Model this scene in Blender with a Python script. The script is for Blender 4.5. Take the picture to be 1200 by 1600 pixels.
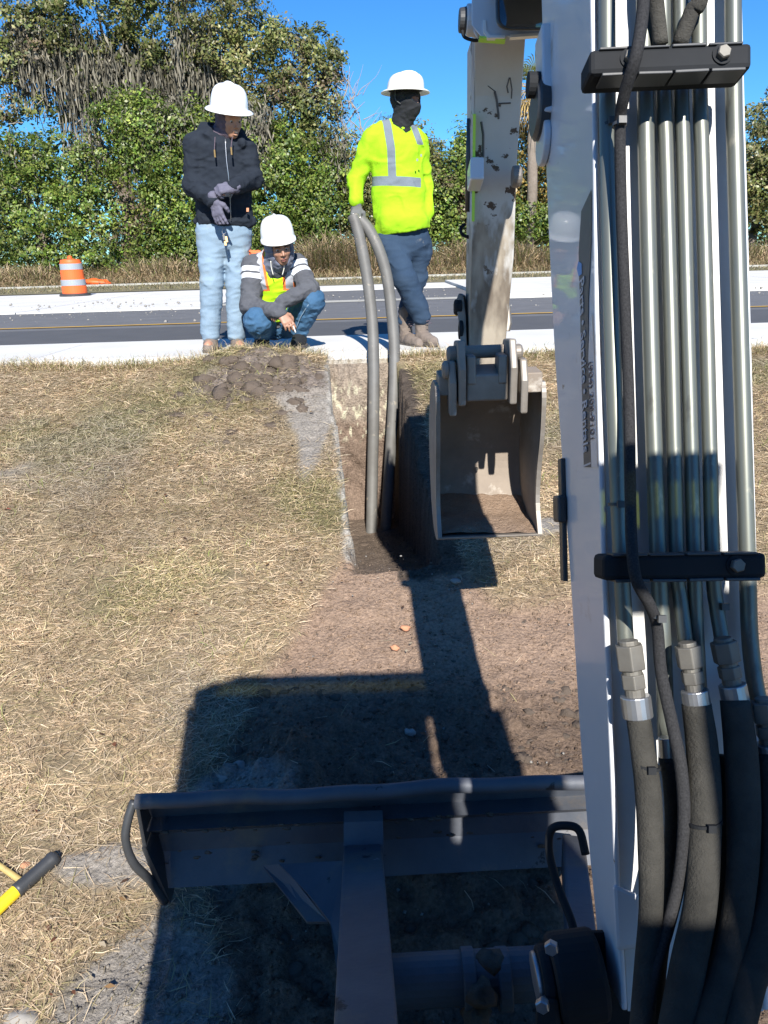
import bpy, math, random
import numpy as np
from mathutils import Vector, Matrix, Quaternion
R = math.radians
for o in list(bpy.data.objects): bpy.data.objects.remove(o)
SC = bpy.context.scene; COL = SC.collection
rng = np.random.default_rng(7); random.seed(7)

# ------------------------------------------------------------------ camera
PIT, ROLL, FPX = R(18.4), R(1.7), 1200.0
EYE = np.array([0, 0, .67])
fw = np.array([0, math.cos(PIT), -math.sin(PIT)])
_u = np.array([0, math.sin(PIT), math.cos(PIT)]); _r = np.array([1., 0, 0])
cr = _r*math.cos(ROLL) - _u*math.sin(ROLL); cu = _u*math.cos(ROLL) + _r*math.sin(ROLL)
cd = bpy.data.cameras.new('camera'); cam = bpy.data.objects.new('camera', cd); COL.objects.link(cam)
M = Matrix(((cr[0], cu[0], -fw[0], 0), (cr[1], cu[1], -fw[1], 0), (cr[2], cu[2], -fw[2], EYE[2]), (0, 0, 0, 1)))
cam.matrix_world = M
cd.sensor_fit = 'VERTICAL'; cd.sensor_height = 24; cd.lens = 24*FPX/1600; cd.clip_start = .05; cd.clip_end = 2000
SC.camera = cam
# ------------------------------------------------------------------ sky, sun
SEL, SAZ = 37.5, 5.6            # sun stands behind the operator, a little to the right
w = bpy.data.worlds.new("World"); SC.world = w; w.use_nodes = True
nt = w.node_tree; nt.nodes.clear()
sky = nt.nodes.new('ShaderNodeTexSky'); sky.sky_type = 'NISHITA'; sky.sun_disc = False
sky.sun_elevation = R(SEL); sky.sun_rotation = R(180-SAZ); sky.air_density = 1.0; sky.dust_density = 0; sky.ozone_density = 3.0
hs = nt.nodes.new('ShaderNodeHueSaturation'); hs.inputs['Saturation'].default_value = 1.15; hs.inputs['Value'].default_value = 1.0
bg = nt.nodes.new('ShaderNodeBackground'); bg.inputs[1].default_value = .072
wo = nt.nodes.new('ShaderNodeOutputWorld')
nt.links.new(sky.outputs[0], hs.inputs['Color']); tn = nt.nodes.new('ShaderNodeMix'); tn.data_type = 'RGBA'; tn.blend_type = 'MULTIPLY'; tn.inputs[0].default_value = 1; tn.inputs[7].default_value = (.42, .87, 1.25, 1); nt.links.new(hs.outputs[0], tn.inputs[6]); nt.links.new(tn.outputs[2], bg.inputs[0]); nt.links.new(bg.outputs[0], wo.inputs[0])
sd = bpy.data.lights.new('sun', 'SUN'); sd.energy = 5.0; sd.angle = R(.53); sd.color = (1, .955, .88)
sun = bpy.data.objects.new('sun', sd); COL.objects.link(sun)
SUNV = np.array([math.sin(R(SAZ))*math.cos(R(SEL)), -math.cos(R(SAZ))*math.cos(R(SEL)), math.sin(R(SEL))])
sun.rotation_mode = 'QUATERNION'; sun.rotation_quaternion = Vector(SUNV).to_track_quat('Z', 'Y'); sun.location = (3, -12, 12)
SC.view_settings.view_transform = 'Standard'; SC.view_settings.look = 'None'; SC.view_settings.gamma = 1
SC.view_settings.exposure = .88; SC.view_settings.use_curve_mapping = False
SC.cycles.max_bounces = 6; SC.cycles.transparent_max_bounces = 8

# ------------------------------------------------------------------ helpers
def P(px, py, d):                # point of the place seen at a pixel of the photo, d metres along the view axis
    return EYE + (fw + cr*(px-600)/FPX + cu*(800-py)/FPX)*d
def Q(px, py, Y):                # the same, given its distance north (world y)
    v = fw + cr*(px-600)/FPX + cu*(800-py)/FPX
    return EYE + v*(Y/v[1])
def nrm(v): v = np.asarray(v, float); return v/(np.linalg.norm(v)+1e-12)

def hsh(ix, iy, iz, s):
    n = (ix*374761393 + iy*668265263 + iz*2147483647 + s*1274126177) & 0xffffffff
    n = ((n ^ (n >> 13))*1274126177) & 0xffffffff
    n = (n ^ (n >> 16)) & 0xffffffff
    return n/4294967295.0
def vn(p, sc=1., seed=0):        # value noise 0..1, p (...,3)
    q = np.asarray(p, float)*sc + 1000.5
    i = np.floor(q).astype(np.int64); f = q-i; f = f*f*(3-2*f)
    o = 0
    for a in (0, 1):
        for b in (0, 1):
            for c in (0, 1):
                wgt = (f[..., 0] if a else 1-f[..., 0])*(f[..., 1] if b else 1-f[..., 1])*(f[..., 2] if c else 1-f[..., 2])
                o = o + wgt*hsh(i[..., 0]+a, i[..., 1]+b, i[..., 2]+c, seed)
    return o
def fbm(p, sc, oct=3, seed=0):
    s = 0; a = .5; t = 0
    for k in range(oct):
        s = s+a*vn(p, sc*2**k, seed+k*17); t += a; a *= .5
    return s/t
def sst(a, b, x): t = np.clip((x-a)/(b-a), 0, 1); return t*t*(3-2*t)
def xyz(x, y, z=None): return np.stack([x, y, np.zeros_like(x) if z is None else z], -1)

WO = {}
def setup(o, world, parent=None, label=None, cat=None, group=None, kind=None):
    world = np.array(world, float); WO[o.name] = world
    if parent is not None:
        o.parent = parent; o.location = world-WO[parent.name]
    else: o.location = world
    if label: o['label'] = label
    if cat: o['category'] = cat
    if group: o['group'] = group
    if kind: o['kind'] = kind
    return o
def empty(name, loc, label=None, cat=None, group=None, kind=None, parent=None):
    o = bpy.data.objects.new(name, None); COL.objects.link(o); o.empty_display_size = .1
    return setup(o, loc, parent, label, cat, group, kind)
def mesh(name, V, F, mat, parent=None, smooth=False, origin=None, col=None, bevel=0, **kw):
    V = np.asarray(V, float)
    if origin is None: origin = [(V[:, 0].min()+V[:, 0].max())/2, (V[:, 1].min()+V[:, 1].max())/2, V[:, 2].min()]
    origin = np.array(origin, float)
    me = bpy.data.meshes.new(name)
    if isinstance(F, np.ndarray):
        n, k = F.shape
        me.vertices.add(len(V)); me.vertices.foreach_set('co', (V-origin).astype(np.float32).ravel())
        me.loops.add(n*k); me.loops.foreach_set('vertex_index', F.astype(np.int32).ravel())
        me.polygons.add(n); me.polygons.foreach_set('loop_start', np.arange(0, n*k, k, dtype=np.int32))
        me.update(calc_edges=True)
    else:
        me.from_pydata((V-origin).tolist(), [], [list(f) for f in F])
    if smooth: me.polygons.foreach_set('use_smooth', [True]*len(me.polygons))
    if col is not None:
        for nm, c in (col.items() if isinstance(col, dict) else [('Col', col)]):
            a = me.color_attributes.new(nm, 'FLOAT_COLOR', 'POINT')
            c4 = np.ones((len(V), 4), np.float32); c4[:, :c.shape[1]] = c; a.data.foreach_set('color', c4.ravel())
    for m in (mat if isinstance(mat, (list, tuple)) else [mat]): me.materials.append(m)
    o = bpy.data.objects.new(name, me); COL.objects.link(o); setup(o, origin, parent, **kw)
    if bevel:
        b = o.modifiers.new('b', 'BEVEL'); b.width = bevel; b.segments = 2; b.limit_method = 'ANGLE'; b.angle_limit = R(38)
    return o

class G:
    def __init__(s): s.V = []; s.F = []
    def add(s, V, F):
        n = len(s.V); s.V += [list(map(float, v)) for v in V]; s.F += [[i+n for i in f] for f in F]; return s
    def prism(s, poly, poly2):
        n = len(poly)
        F = [list(range(n))[::-1], list(range(n, 2*n))]+[[i, (i+1) % n, n+(i+1) % n, n+i] for i in range(n)]
        return s.add(list(poly)+list(poly2), F)
    def ext(s, poly, v): return s.prism(poly, [np.array(p)+np.array(v) for p in poly])
    def box(s, a, b):
        (x0, y0, z0), (x1, y1, z1) = a, b
        return s.ext([(x0, y0, z0), (x1, y0, z0), (x1, y1, z0), (x0, y1, z0)][::-1], (0, 0, z1-z0))
    def obox(s, c, ax, h):       # oriented box: centre, 3 axes, half sizes
        c = np.array(c); A = [nrm(a)*k for a, k in zip(ax, h)]
        p = [c-A[0]-A[1]-A[2], c+A[0]-A[1]-A[2], c+A[0]+A[1]-A[2], c-A[0]+A[1]-A[2]]
        return s.ext(p, 2*A[2])
    def tube(s, pts, r, n=12, cap=True, sq=None):
        pts = np.array(pts, float); m = len(pts); r = np.broadcast_to(np.asarray(r, float), (m,))
        T = np.gradient(pts, axis=0); T /= np.linalg.norm(T, axis=1)[:, None]+1e-12
        a = np.cross(T[0], [0, 0, 1.]);  a = a if np.linalg.norm(a) > .05 else np.cross(T[0], [1., 0, 0]); a = nrm(a)
        V = []
        for i in range(m):
            a = nrm(a-T[i]*(a@T[i])); b = np.cross(T[i], a)
            for k in range(n):
                t = 2*math.pi*k/n; V.append(pts[i]+r[i]*(a*math.cos(t)+b*math.sin(t)))
        F = [[i*n+k, i*n+(k+1) % n, (i+1)*n+(k+1) % n, (i+1)*n+k] for i in range(m-1) for k in range(n)]
        if cap: F += [list(range(n))[::-1], list(range((m-1)*n, m*n))]
        return s.add(V, F)
    def cyl(s, a, b, r, n=20, r2=None): return s.tube([a, b], [r, r if r2 is None else r2], n)
    def lathe(s, c, ax, prof, n=24, sq=(1, 1), right=None):   # prof: (radius, height)
        c = np.array(c, float); ax = nrm(ax); a = np.cross(ax, [0, 1., .01]) if right is None else np.array(right, float)
        a = nrm(a-ax*(a@ax)); b = np.cross(ax, a)
        V = [c+ax*h+r*(a*math.cos(2*math.pi*k/n)*sq[0]+b*math.sin(2*math.pi*k/n)*sq[1]) for r, h in prof for k in range(n)]
        F = [[i*n+k, i*n+(k+1) % n, (i+1)*n+(k+1) % n, (i+1)*n+k] for i in range(len(prof)-1) for k in range(n)]
        F += [list(range(n))[::-1], list(range((len(prof)-1)*n, len(prof)*n))]
        return s.add(V, F)
    def make(s, name, mat, parent=None, smooth=False, bevel=0, **kw):
        return mesh(name, s.V, s.F, mat, parent, smooth, bevel=bevel, **kw)
def smooth_path(pts, n=8):        # Catmull-Rom through points
    p = [np.array(q, float) for q in pts]; p = [2*p[0]-p[1]]+p+[2*p[-1]-p[-2]]; o = []
    for i in range(1, len(p)-2):
        for k in range(n):
            t = k/n
            o.append(.5*((2*p[i])+(-p[i-1]+p[i+1])*t+(2*p[i-1]-5*p[i]+4*p[i+1]-p[i+2])*t*t+(-p[i-1]+3*p[i]-3*p[i+1]+p[i+2])*t**3))
    o.append(p[-2]); return np.array(o)

# ------------------------------------------------------------------ materials
def mat(name, c, rough=.6, metal=0., c2=None, sc=8., amt=.5, bump=0., bsc=None, attr=None, spots=None, spec=.5, coat=0, detail=6, dist=.02, stretch=None, sheen=0, trans=0):
    m = bpy.data.materials.new(name); m.use_nodes = True; n = m.node_tree; N = n.nodes; L = n.links
    b = N['Principled BSDF']; b.inputs['Roughness'].default_value = rough; b.inputs['Metallic'].default_value = metal
    b.inputs['Specular IOR Level'].default_value = spec; b.inputs['Coat Weight'].default_value = coat
    if sheen: b.inputs['Sheen Weight'].default_value = sheen
    tc = N.new('ShaderNodeTexCoord'); co = tc.outputs['Object']
    if stretch:
        mp = N.new('ShaderNodeMapping'); mp.inputs['Scale'].default_value = stretch; L.new(co, mp.inputs[0]); co = mp.outputs[0]
    def noise(s, d=detail, r=.6):
        t = N.new('ShaderNodeTexNoise'); t.inputs['Scale'].default_value = s; t.inputs['Detail'].default_value = d; t.inputs['Roughness'].default_value = r
        L.new(co, t.inputs['Vector']); return t.outputs[0]
    def ramp(src, a, z):
        r = N.new('ShaderNodeMapRange'); r.inputs[1].default_value = a; r.inputs[2].default_value = z; r.clamp = True; L.new(src, r.inputs[0]); return r.outputs[0]
    def mix(f, a, z, mode='MIX'):
        x = N.new('ShaderNodeMix'); x.data_type = 'RGBA'; x.blend_type = mode
        for i, v in ((0, f), (6, a), (7, z)):
            if isinstance(v, (int, float)): x.inputs[i].default_value = v
            elif isinstance(v, (tuple, list)): x.inputs[i].default_value = (*v[:3], 1)
            else: L.new(v, x.inputs[i])
        return x.outputs[2]
    if attr:
        at = N.new('ShaderNodeAttribute'); at.attribute_name = attr; col = at.outputs['Color']
    else: col = tuple(c)
    if c2 is not None: col = mix(ramp(noise(sc), .5-.25*(1.6-amt), .5+.25*(1.6-amt)), col, c2)
    elif attr or amt:
        k = ramp(noise(sc), .3, .7); v = mix(k, (1-.5*amt,)*3, (1+.4*amt,)*3)
        col = mix(1., col, v, 'MULTIPLY')
    for s in (spots or []):       # (colour, scale, threshold, softness)
        col = mix(ramp(noise(s[1], 8, .65), s[2], s[2]+s[3]), col, s[0])
    if isinstance(col, tuple): b.inputs['Base Color'].default_value = (*col, 1)
    else: L.new(col, b.inputs['Base Color'])
    if bump:
        bp = N.new('ShaderNodeBump'); bp.inputs['Strength'].default_value = bump; bp.inputs['Distance'].default_value = dist
        L.new(noise(bsc or sc*4, 8, .65), bp.inputs['Height']); L.new(bp.outputs[0], b.inputs['Normal'])
    if trans:
        t = N.new('ShaderNodeBsdfTranslucent'); ms = N.new('ShaderNodeMixShader'); ms.inputs[0].default_value = trans
        if isinstance(col, tuple): t.inputs[0].default_value = (*col, 1)
        else: L.new(col, t.inputs[0])
        L.new(b.outputs[0], ms.inputs[1]); L.new(t.outputs[0], ms.inputs[2]); L.new(ms.outputs[0], N['Material Output'].inputs[0])
    return m
MT = {}
MT['ground'] = mat('ground', (1, 1, 1), .95, attr='Col', sc=75, amt=.75, bump=1., bsc=70, dist=.02, spec=.12)
MT['straw'] = mat('straw', (1, 1, 1), .75, attr='Col', sc=3, amt=.2, spec=.2, trans=.25)
MT['leaf'] = mat('leaf', (1, 1, 1), .42, attr='Col', sc=.8, amt=.35, spec=.4, trans=.22)
MT['moss'] = mat('moss', (.21, .19, .15), .9, attr='Col', sc=1, amt=.3, spec=.1)
MT['bark'] = mat('bark', (.13, .105, .08), .95, c2=(.24, .2, .165), sc=3, bump=.6, dist=.05)
MT['asphalt'] = mat('asphalt', (.095, .097, .10), .85, c2=(.14, .14, .145), sc=3, bump=.4, bsc=250, dist=.004, spots=[((.3, .3, .3), 2.2, .66, .12)])
MT['asphalt_dark'] = mat('asphalt_dark', (.062, .064, .068), .85, c2=(.082, .083, .087), sc=3, bump=.4, bsc=250, dist=.004)
MT['concrete'] = mat('concrete', (.62, .61, .58), .9, c2=(.5, .49, .46), sc=1.5, amt=.6, bump=.25, bsc=120, dist=.003)
MT['concrete_old'] = mat('concrete_old', (.42, .41, .37), .9, c2=(.3, .29, .25), sc=3, bump=.25, bsc=80, dist=.003)
MT['yellow_line'] = mat('yellow_line', (.55, .33, .06), .7, c2=(.35, .22, .06), sc=6)
MT['white_paint'] = mat('white_paint', (.62, .63, .66), .38, c2=(.52, .535, .56), sc=3, amt=.3, bump=.05, bsc=40, dist=.002, coat=.3,
                        spots=[((.08, .055, .04), 26, .70, .01), ((.36, .31, .25), 7, .62, .12)])
MT['white_plate'] = mat('white_plate', (.66, .66, .66), .5, c2=(.42, .41, .38), sc=5, amt=.5, bump=.1, bsc=60, dist=.002, spots=[((.12, .1, .08), 20, .68, .06)])
MT['zinc'] = mat('zinc', (.20, .20, .16), .40, .5, c2=(.115, .135, .135), sc=14, amt=.4, bump=.05, bsc=60, dist=.001, stretch=(1, 1, .25),
                 spots=[((.34, .32, .25), 30, .58, .12), ((.07, .065, .055), 18, .62, .12)])
MT['zinc_dull'] = mat('zinc_dull', (.20, .19, .165), .55, .4, c2=(.11, .1, .09), sc=16, amt=.5, bump=.1, bsc=60, dist=.001)
MT['steel'] = mat('steel', (.42, .43, .45), .35, .8, c2=(.3, .31, .33), sc=25, bump=.05, bsc=90, dist=.001)
MT['black_plastic'] = mat('black_plastic', (.028, .03, .033), .45, c2=(.05, .052, .055), sc=12, bump=.1, bsc=120, dist=.001)
MT['clamp'] = mat('clamp', (.011, .012, .014), .75, spec=.2, c2=(.022, .024, .027), sc=8, bump=.15, bsc=90, dist=.001)
MT['hose'] = mat('hose', (.030, .029, .026), .95, c2=(.075, .071, .062), sc=9, amt=.9, bump=1, bsc=260, dist=.003, spec=.2)
MT['braid'] = mat('braid', (.008, .008, .009), .85, spec=.15, c2=(.05, .05, .053), sc=420, amt=.2, bump=.6, bsc=220, dist=.002)
MT['blue_steel'] = mat('blade_steel', (.055, .064, .082), .6, .15, c2=(.10, .105, .118), sc=5, amt=.8, bump=.5, bsc=35, dist=.004,
                       spots=[((.15, .125, .10), 4, .55, .14), ((.38, .38, .38), 13, .70, .04), ((.02, .02, .022), 9, .66, .03)])
MT['bucket'] = mat('bucket_steel', (.30, .25, .20), .75, .05, c2=(.19, .155, .125), sc=7, amt=.6, bump=.3, bsc=50, dist=.003,
                   spots=[((.42, .38, .33), 9, .58, .1), ((.09, .06, .045), 16, .66, .06)])
MT['bucket_edge'] = mat('bucket_edge', (.27, .245, .215), .5, .3, c2=(.17, .145, .12), sc=12, bump=.2, bsc=60, dist=.002)
MT['soil'] = mat('soil', (.26, .18, .125), .97, c2=(.36, .26, .19), sc=30, bump=1, bsc=90, dist=.02, spec=.1)
MT['clod'] = mat('clod', (.085, .066, .052), .97, c2=(.14, .112, .09), sc=9, bump=1, bsc=70, dist=.01, spec=.1)
MT['stone'] = mat('stone', (.30, .285, .26), .85, c2=(.19, .175, .155), sc=20, bump=.5, bsc=60, dist=.004)
MT['red_stone'] = mat('red_stone', (.5, .24, .13), .85, c2=(.4, .19, .11), sc=30, bump=.4, bsc=80, dist=.003)
MT['conduit'] = mat('conduit', (.15, .148, .140), .6, c2=(.095, .09, .082), sc=8, amt=.5, bump=.1, bsc=60, dist=.002, spots=[((.3, .26, .2), 12, .62, .1)])
MT['hat'] = mat('hat', (.82, .82, .80), .25, sc=4, amt=.05, coat=.4)
MT['hat_dirty'] = mat('hat_dirty', (.78, .77, .70), .3, c2=(.66, .64, .56), sc=6, amt=.3, coat=.3)
MT['skin_dark'] = mat('skin_dark', (.19, .092, .058), .5, sc=30, amt=.2, bump=.1, bsc=150, dist=.001)
MT['skin_brown'] = mat('skin_brown', (.40, .21, .135), .5, sc=30, amt=.2, bump=.1, bsc=150, dist=.001)
MT['skin_mid'] = mat('skin_mid', (.36, .195, .13), .5, c2=(.30, .155, .10), sc=20, amt=.3, bump=.1, bsc=150, dist=.001)
MT['eye_white'] = mat('eye_white', (.42, .38, .36), .2, amt=0)
MT['teeth'] = mat('teeth', (.75, .72, .66), .25, amt=0)
MT['eye_dark'] = mat('eye_dark', (.01, .008, .006), .15, amt=0)
MT['lip'] = mat('lip', (.2, .075, .06), .5, amt=0)
MT['hair'] = mat('hair', (.012, .01, .009), .7, amt=0)
MT['hoodie_dark'] = mat('hoodie_dark', (.016, .020, .029), .95, c2=(.024, .030, .040), sc=20, bump=.5, bsc=160, dist=.004, sheen=.0, spec=.1)
MT['hoodie_gray'] = mat('hoodie_gray', (.07, .073, .085), .95, c2=(.10, .105, .118), sc=22, bump=.5, bsc=160, dist=.004, sheen=.0, spec=.1)
MT['jeans_light'] = mat('jeans_light', (.24, .32, .40), .9, c2=(.18, .26, .345), sc=7, amt=.5, bump=.4, bsc=150, dist=.003, spec=.1, spots=[((.27, .29, .26), 4, .55, .25)])
MT['jeans_blue'] = mat('jeans_blue', (.03, .085, .165), .9, c2=(.065, .135, .23), sc=7, amt=.5, bump=.4, bsc=150, dist=.003, spec=.1)
MT['pants_navy'] = mat('pants_navy', (.022, .042, .078), .9, c2=(.04, .065, .105), sc=6, amt=.5, bump=.4, bsc=150, dist=.003, spec=.1, spots=[((.2, .2, .2), 9, .66, .1)])
MT['boot'] = mat('boot', (.13, .10, .082), .85, c2=(.2, .165, .14), sc=14, bump=.5, bsc=70, dist=.004)
MT['sole'] = mat('sole', (.09, .075, .065), .9, sc=20)
MT['balaclava'] = mat('balaclava', (.0045, .006, .009), .85, c2=(.009, .011, .014), sc=20, bump=.4, bsc=100, dist=.004)
MT['gaiter'] = mat('gaiter', (.055, .04, .055), .9, c2=(.16, .12, .15), sc=30, bump=.3)
MT['glove'] = mat('glove', (.085, .085, .125), .8, c2=(.125, .12, .165), sc=20, bump=.4, bsc=120, dist=.002)
MT['glove_gray'] = mat('glove_gray', (.09, .095, .095), .8, c2=(.13, .13, .125), sc=20, bump=.4, bsc=120, dist=.002)
MT['tape'] = mat('reflective_tape', (.30, .33, .36), .4, .1, sc=60, amt=.2)
MT['orange'] = mat('orange', (.85, .13, .02), .5, c2=(.7, .12, .03), sc=5)
MT['orange_vest'] = mat('orange_vest', (.8, .17, .06), .8, sc=20, amt=.2)
MT['white_tape'] = mat('white_tape', (.75, .75, .75), .4, sc=20, amt=.1)
MT['yellow'] = mat('yellow', (.75, .55, .02), .45, sc=20, amt=.2)
MT['wood'] = mat('wood', (.5, .37, .12), .7, c2=(.35, .26, .1), sc=20)
MT['lime'] = mat('lime', (.45, .8, .1), .5, amt=.1)
MT['decal_gray'] = mat('decal_gray', (.06, .062, .068), .5, c2=(.10, .1, .105), sc=20, spots=[((.4, .4, .42), 40, .68, .03)])
MT['decal_white'] = mat('decal_white', (.5, .5, .53), .5, sc=30, amt=.2)
MT['decal_ink'] = mat('decal_ink', (.06, .06, .09), .5, amt=.1)
MT['brass'] = mat('brass', (.4, .25, .1), .4, .7, amt=.1)
MT['seat'] = mat('seat', (.02, .02, .022), .8, sc=30)
def lensmat():
    m = mat('dark_lens', (.015, .02, .02), .08, coat=1., amt=.3, sc=6); return m
MT['lens'] = lensmat()
def tinted():
    m = bpy.data.materials.new('tinted_glass'); m.use_nodes = True; N = m.node_tree.nodes; L = m.node_tree.links
    t = N.new('ShaderNodeBsdfTransparent'); t.inputs[0].default_value = (.24, .27, .09, 1)
    g = N.new('ShaderNodeBsdfGlossy'); g.inputs['Roughness'].default_value = .02; x = N.new('ShaderNodeMixShader'); x.inputs[0].default_value = .06
    L.new(t.outputs[0], x.inputs[1]); L.new(g.outputs[0], x.inputs[2]); L.new(x.outputs[0], N['Material Output'].inputs[0]); return m
MT['tint'] = tinted()
def shirtmat():                   # lime shirt with reflective tape: taped bands come from the garment's own fit coordinates
    m = mat('hi_vis_shirt', (.34, .62, .018), .85, c2=(.28, .53, .016), sc=5, amt=.3, bump=.4, bsc=90, dist=.003, spec=.15)
    N = m.node_tree.nodes; L = m.node_tree.links; b = N['Principled BSDF']
    src = b.inputs['Base Color'].links[0].from_socket
    at = N.new('ShaderNodeAttribute'); at.attribute_name = 'Tape'; sp = N.new('ShaderNodeSeparateColor'); L.new(at.outputs['Color'], sp.inputs[0])
    g = N.new('ShaderNodeMath'); g.operation = 'GREATER_THAN'; g.inputs[1].default_value = .5; L.new(sp.outputs[0], g.inputs[0])
    x = N.new('ShaderNodeMix'); x.data_type = 'RGBA'; L.new(g.outputs[0], x.inputs[0]); L.new(src, x.inputs[6]); x.inputs[7].default_value = (.15, .18, .21, 1)
    L.new(x.outputs[2], b.inputs['Base Color']); return m
MT['shirt'] = shirtmat()
def vestmat():
    m = mat('hi_vis_vest', (.5, .85, .02), .8, sc=8, amt=.2, bump=.4, bsc=90, dist=.003, spec=.15)
    N = m.node_tree.nodes; L = m.node_tree.links; b = N['Principled BSDF']
    src = b.inputs['Base Color'].links[0].from_socket
    at = N.new('ShaderNodeAttribute'); at.attribute_name = 'Tape'; sp = N.new('ShaderNodeSeparateColor'); L.new(at.outputs['Color'], sp.inputs[0])
    for i, c in ((0, (.8, .2, .05, 1)), (1, (.36, .37, .40, 1))):
        g = N.new('ShaderNodeMath'); g.operation = 'GREATER_THAN'; g.inputs[1].default_value = .5; L.new(sp.outputs[i], g.inputs[0])
        x = N.new('ShaderNodeMix'); x.data_type = 'RGBA'; L.new(g.outputs[0], x.inputs[0]); L.new(src, x.inputs[6]); x.inputs[7].default_value = c; src = x.outputs[2]
    L.new(src, b.inputs['Base Color']); return m
MT['vest'] = vestmat()

# ------------------------------------------------------------------ ground
TR = np.array([(-.385, 5.80), (.115, 5.80), (.265, 3.36), (-.145, 3.30)])   # the trench outline
def trench_sd(x, y):              # >0 inside
    n1 = fbm(xyz(x, y), 9, 4, 5)-.5; n0 = fbm(xyz(x, y), 11, 4, 6)-.5; xx = x+n1*.085; yy = y+n0*.07
    d = None; T = TR
    for i in range(4):
        a = T[i]; b = T[(i+1) % 4]; e = b-a; L = np.hypot(*e)
        s = ((yy-a[1])*e[0]-(xx-a[0])*e[1])/L
        s = -s
        if i == 0: s = 5.86-y
        d = s if d is None else np.minimum(d, s)
    return d
def gauss(x, y, cx, cy, sx, sy): return np.exp(-((x-cx)/sx)**2-((y-cy)/sy)**2)
def dirt_mask(x, y):              # cleared soil in front of the machine
    n = (fbm(xyz(x, y), 3, 3, 11)-.5)*.35
    xl = np.interp(y, [0, 1.2, 2.0, 2.6, 3.05, 3.45, 3.7, 5.8], [-.35, -.40, -.62, -.52, -.34, -.22, -.2, -.5])
    m = sst(-.04, .05, x-xl+n*.25)*sst(3.62, 3.42, y+n*.3+.45*sst(.25, .5, x))*sst(1.9, 1.7, x+n)
    return m
def grayness(x, y):
    n = (fbm(xyz(x, y), 2.5, 3, 21)-.5)
    g = gauss(x, y, -.66, 1.30, .24, .42)*1.4
    g = g+gauss(x, y, -.5, 5.0, .3, .3)*.75+gauss(x, y, -.92, 1.88, .2, .08)*.65+gauss(x, y, -2.2, 4.3, .5, .4)*.55+gauss(x, y, .85, 3.6, .35, .12)*.9
    g = g+gauss(x, y, -.42, 4.9, .12, .9)*1.1+gauss(x, y, -.5, 2.05, .2, .2)
    return sst(.42, .7, g+n*1.1)
def zbase(y):
    z = np.where(y < 5.86, -.25*(5.97-y)-.03, -.06)
    z = np.where(y < .6, -.25*5.37-.03, z)
    z = np.where(y > 23.2, -.06+.34*sst(24, 28, y), z)
    return z
def zg(x, y, detail=True):
    x = np.asarray(x, float); y = np.asarray(y, float)
    z = zbase(y)
    near = (y < 5.86)
    q = xyz(x, y)
    f = sst(7, 5, np.abs(x))*near
    z = z+f*(fbm(q, 1.3, 3, 3)-.5)*.10
    md = gauss(x, y, -.95, 5.62, .5, .2)*.16+gauss(x, y, -.62, 5.25, .35, .25)*.07+gauss(x, y, .9, 5.7, .8, .25)*.03+gauss(x, y, -2.3, 5.5, .9, .4)*.02
    md = md+gauss(x, y, .36, 4.3, .11, 1.1)*.05+gauss(x, y, -1.0, 5.1, .35, .35)*.07
    mr = gauss(x, y, -.8, 5.35, .5, .33); z = z+near*md*(1+(fbm(q, 9, 3, 9)-.5)*.7)+near*mr*((.5-np.abs(fbm(q, 6, 3, 12)-.5)*2.4)*.11+(fbm(q, 20, 2, 14)-.5)*.08-.035)
    if detail:
        dm = dirt_mask(x, y)*near
        sh = sst(2.75, 2.45, y)*dm           # loose clods near the machine
        z = z+near*((fbm(q, 9, 3, 31)-.5)*.045+(fbm(q, 60, 2, 33)-.5)*.008)
        cl = np.clip(fbm(q, 17, 2, 41)-.45, 0, 1); dk = sst(.75, .35, x); z = z+sh*dk*cl*.16+sh*(np.abs(fbm(q, 35, 2, 43)-.5))*.03*(.3+.7*dk)+dm*(fbm(q, 45, 2, 47)-.5)*.008
        z = z+gauss(x, y, -.33, 2.25, .13, .2)*.07+gauss(x, y, .12, 2.08, .12, .07)*.05-dm*.025
        g = grayness(x, y)*near; z = z+g*(np.abs(fbm(q, 8, 3, 51)-.5)*-.07+.015)
        t = trench_sd(x, y)
        fl = np.interp(y, [3.2, 3.36, 4.2, 5.3, 5.9], [-.72, -.76, -1.0, -1.27, -1.3])+(fbm(q, 12, 3, 61)-.5)*.05
        k = sst(-.004, .022, t)*near
        z = np.where(k > 0, z*(1-k)+np.minimum(fl, z)*k, z)
    return z
def gz(x, y): return float(zg(np.array([x]), np.array([y]), False)[0])
def onground(px, py):
    v = fw + cr*(px-600)/FPX + cu*(800-py)/FPX; t = .8
    for i in range(4000):
        p = EYE+v*t
        if p[2] < gz(p[0], p[1]): break
        t += .004 if t < 8 else .02
    return p
def axis_pts(segs):
    o = [segs[0][0]]
    for a, b, h in segs:
        n = max(1, int(round((b-a)/h))); o += list(a+(b-a)*(np.arange(1, n+1)/n))
    return np.array(o)
gx = axis_pts([(-400, -60, 34), (-60, -8, 3), (-8, -2.8, .13), (-2.8, -.9, .02), (-.9, .75, .013), (.75, 2.6, .025), (2.6, 8, .15), (8, 60, 3), (60, 400, 34)])
gy = axis_pts([(-100, -4, 12), (-4, .8, .2), (.8, 3.1, .0125), (3.1, 3.6, .009), (3.6, 5.88, .0125), (5.88, 8, .2), (8, 32, 1), (32, 120, 8), (120, 800, 60)])
X, Y = np.meshgrid(gx, gy); Z = zg(X, Y)
nX, nY = len(gx), len(gy)
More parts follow.
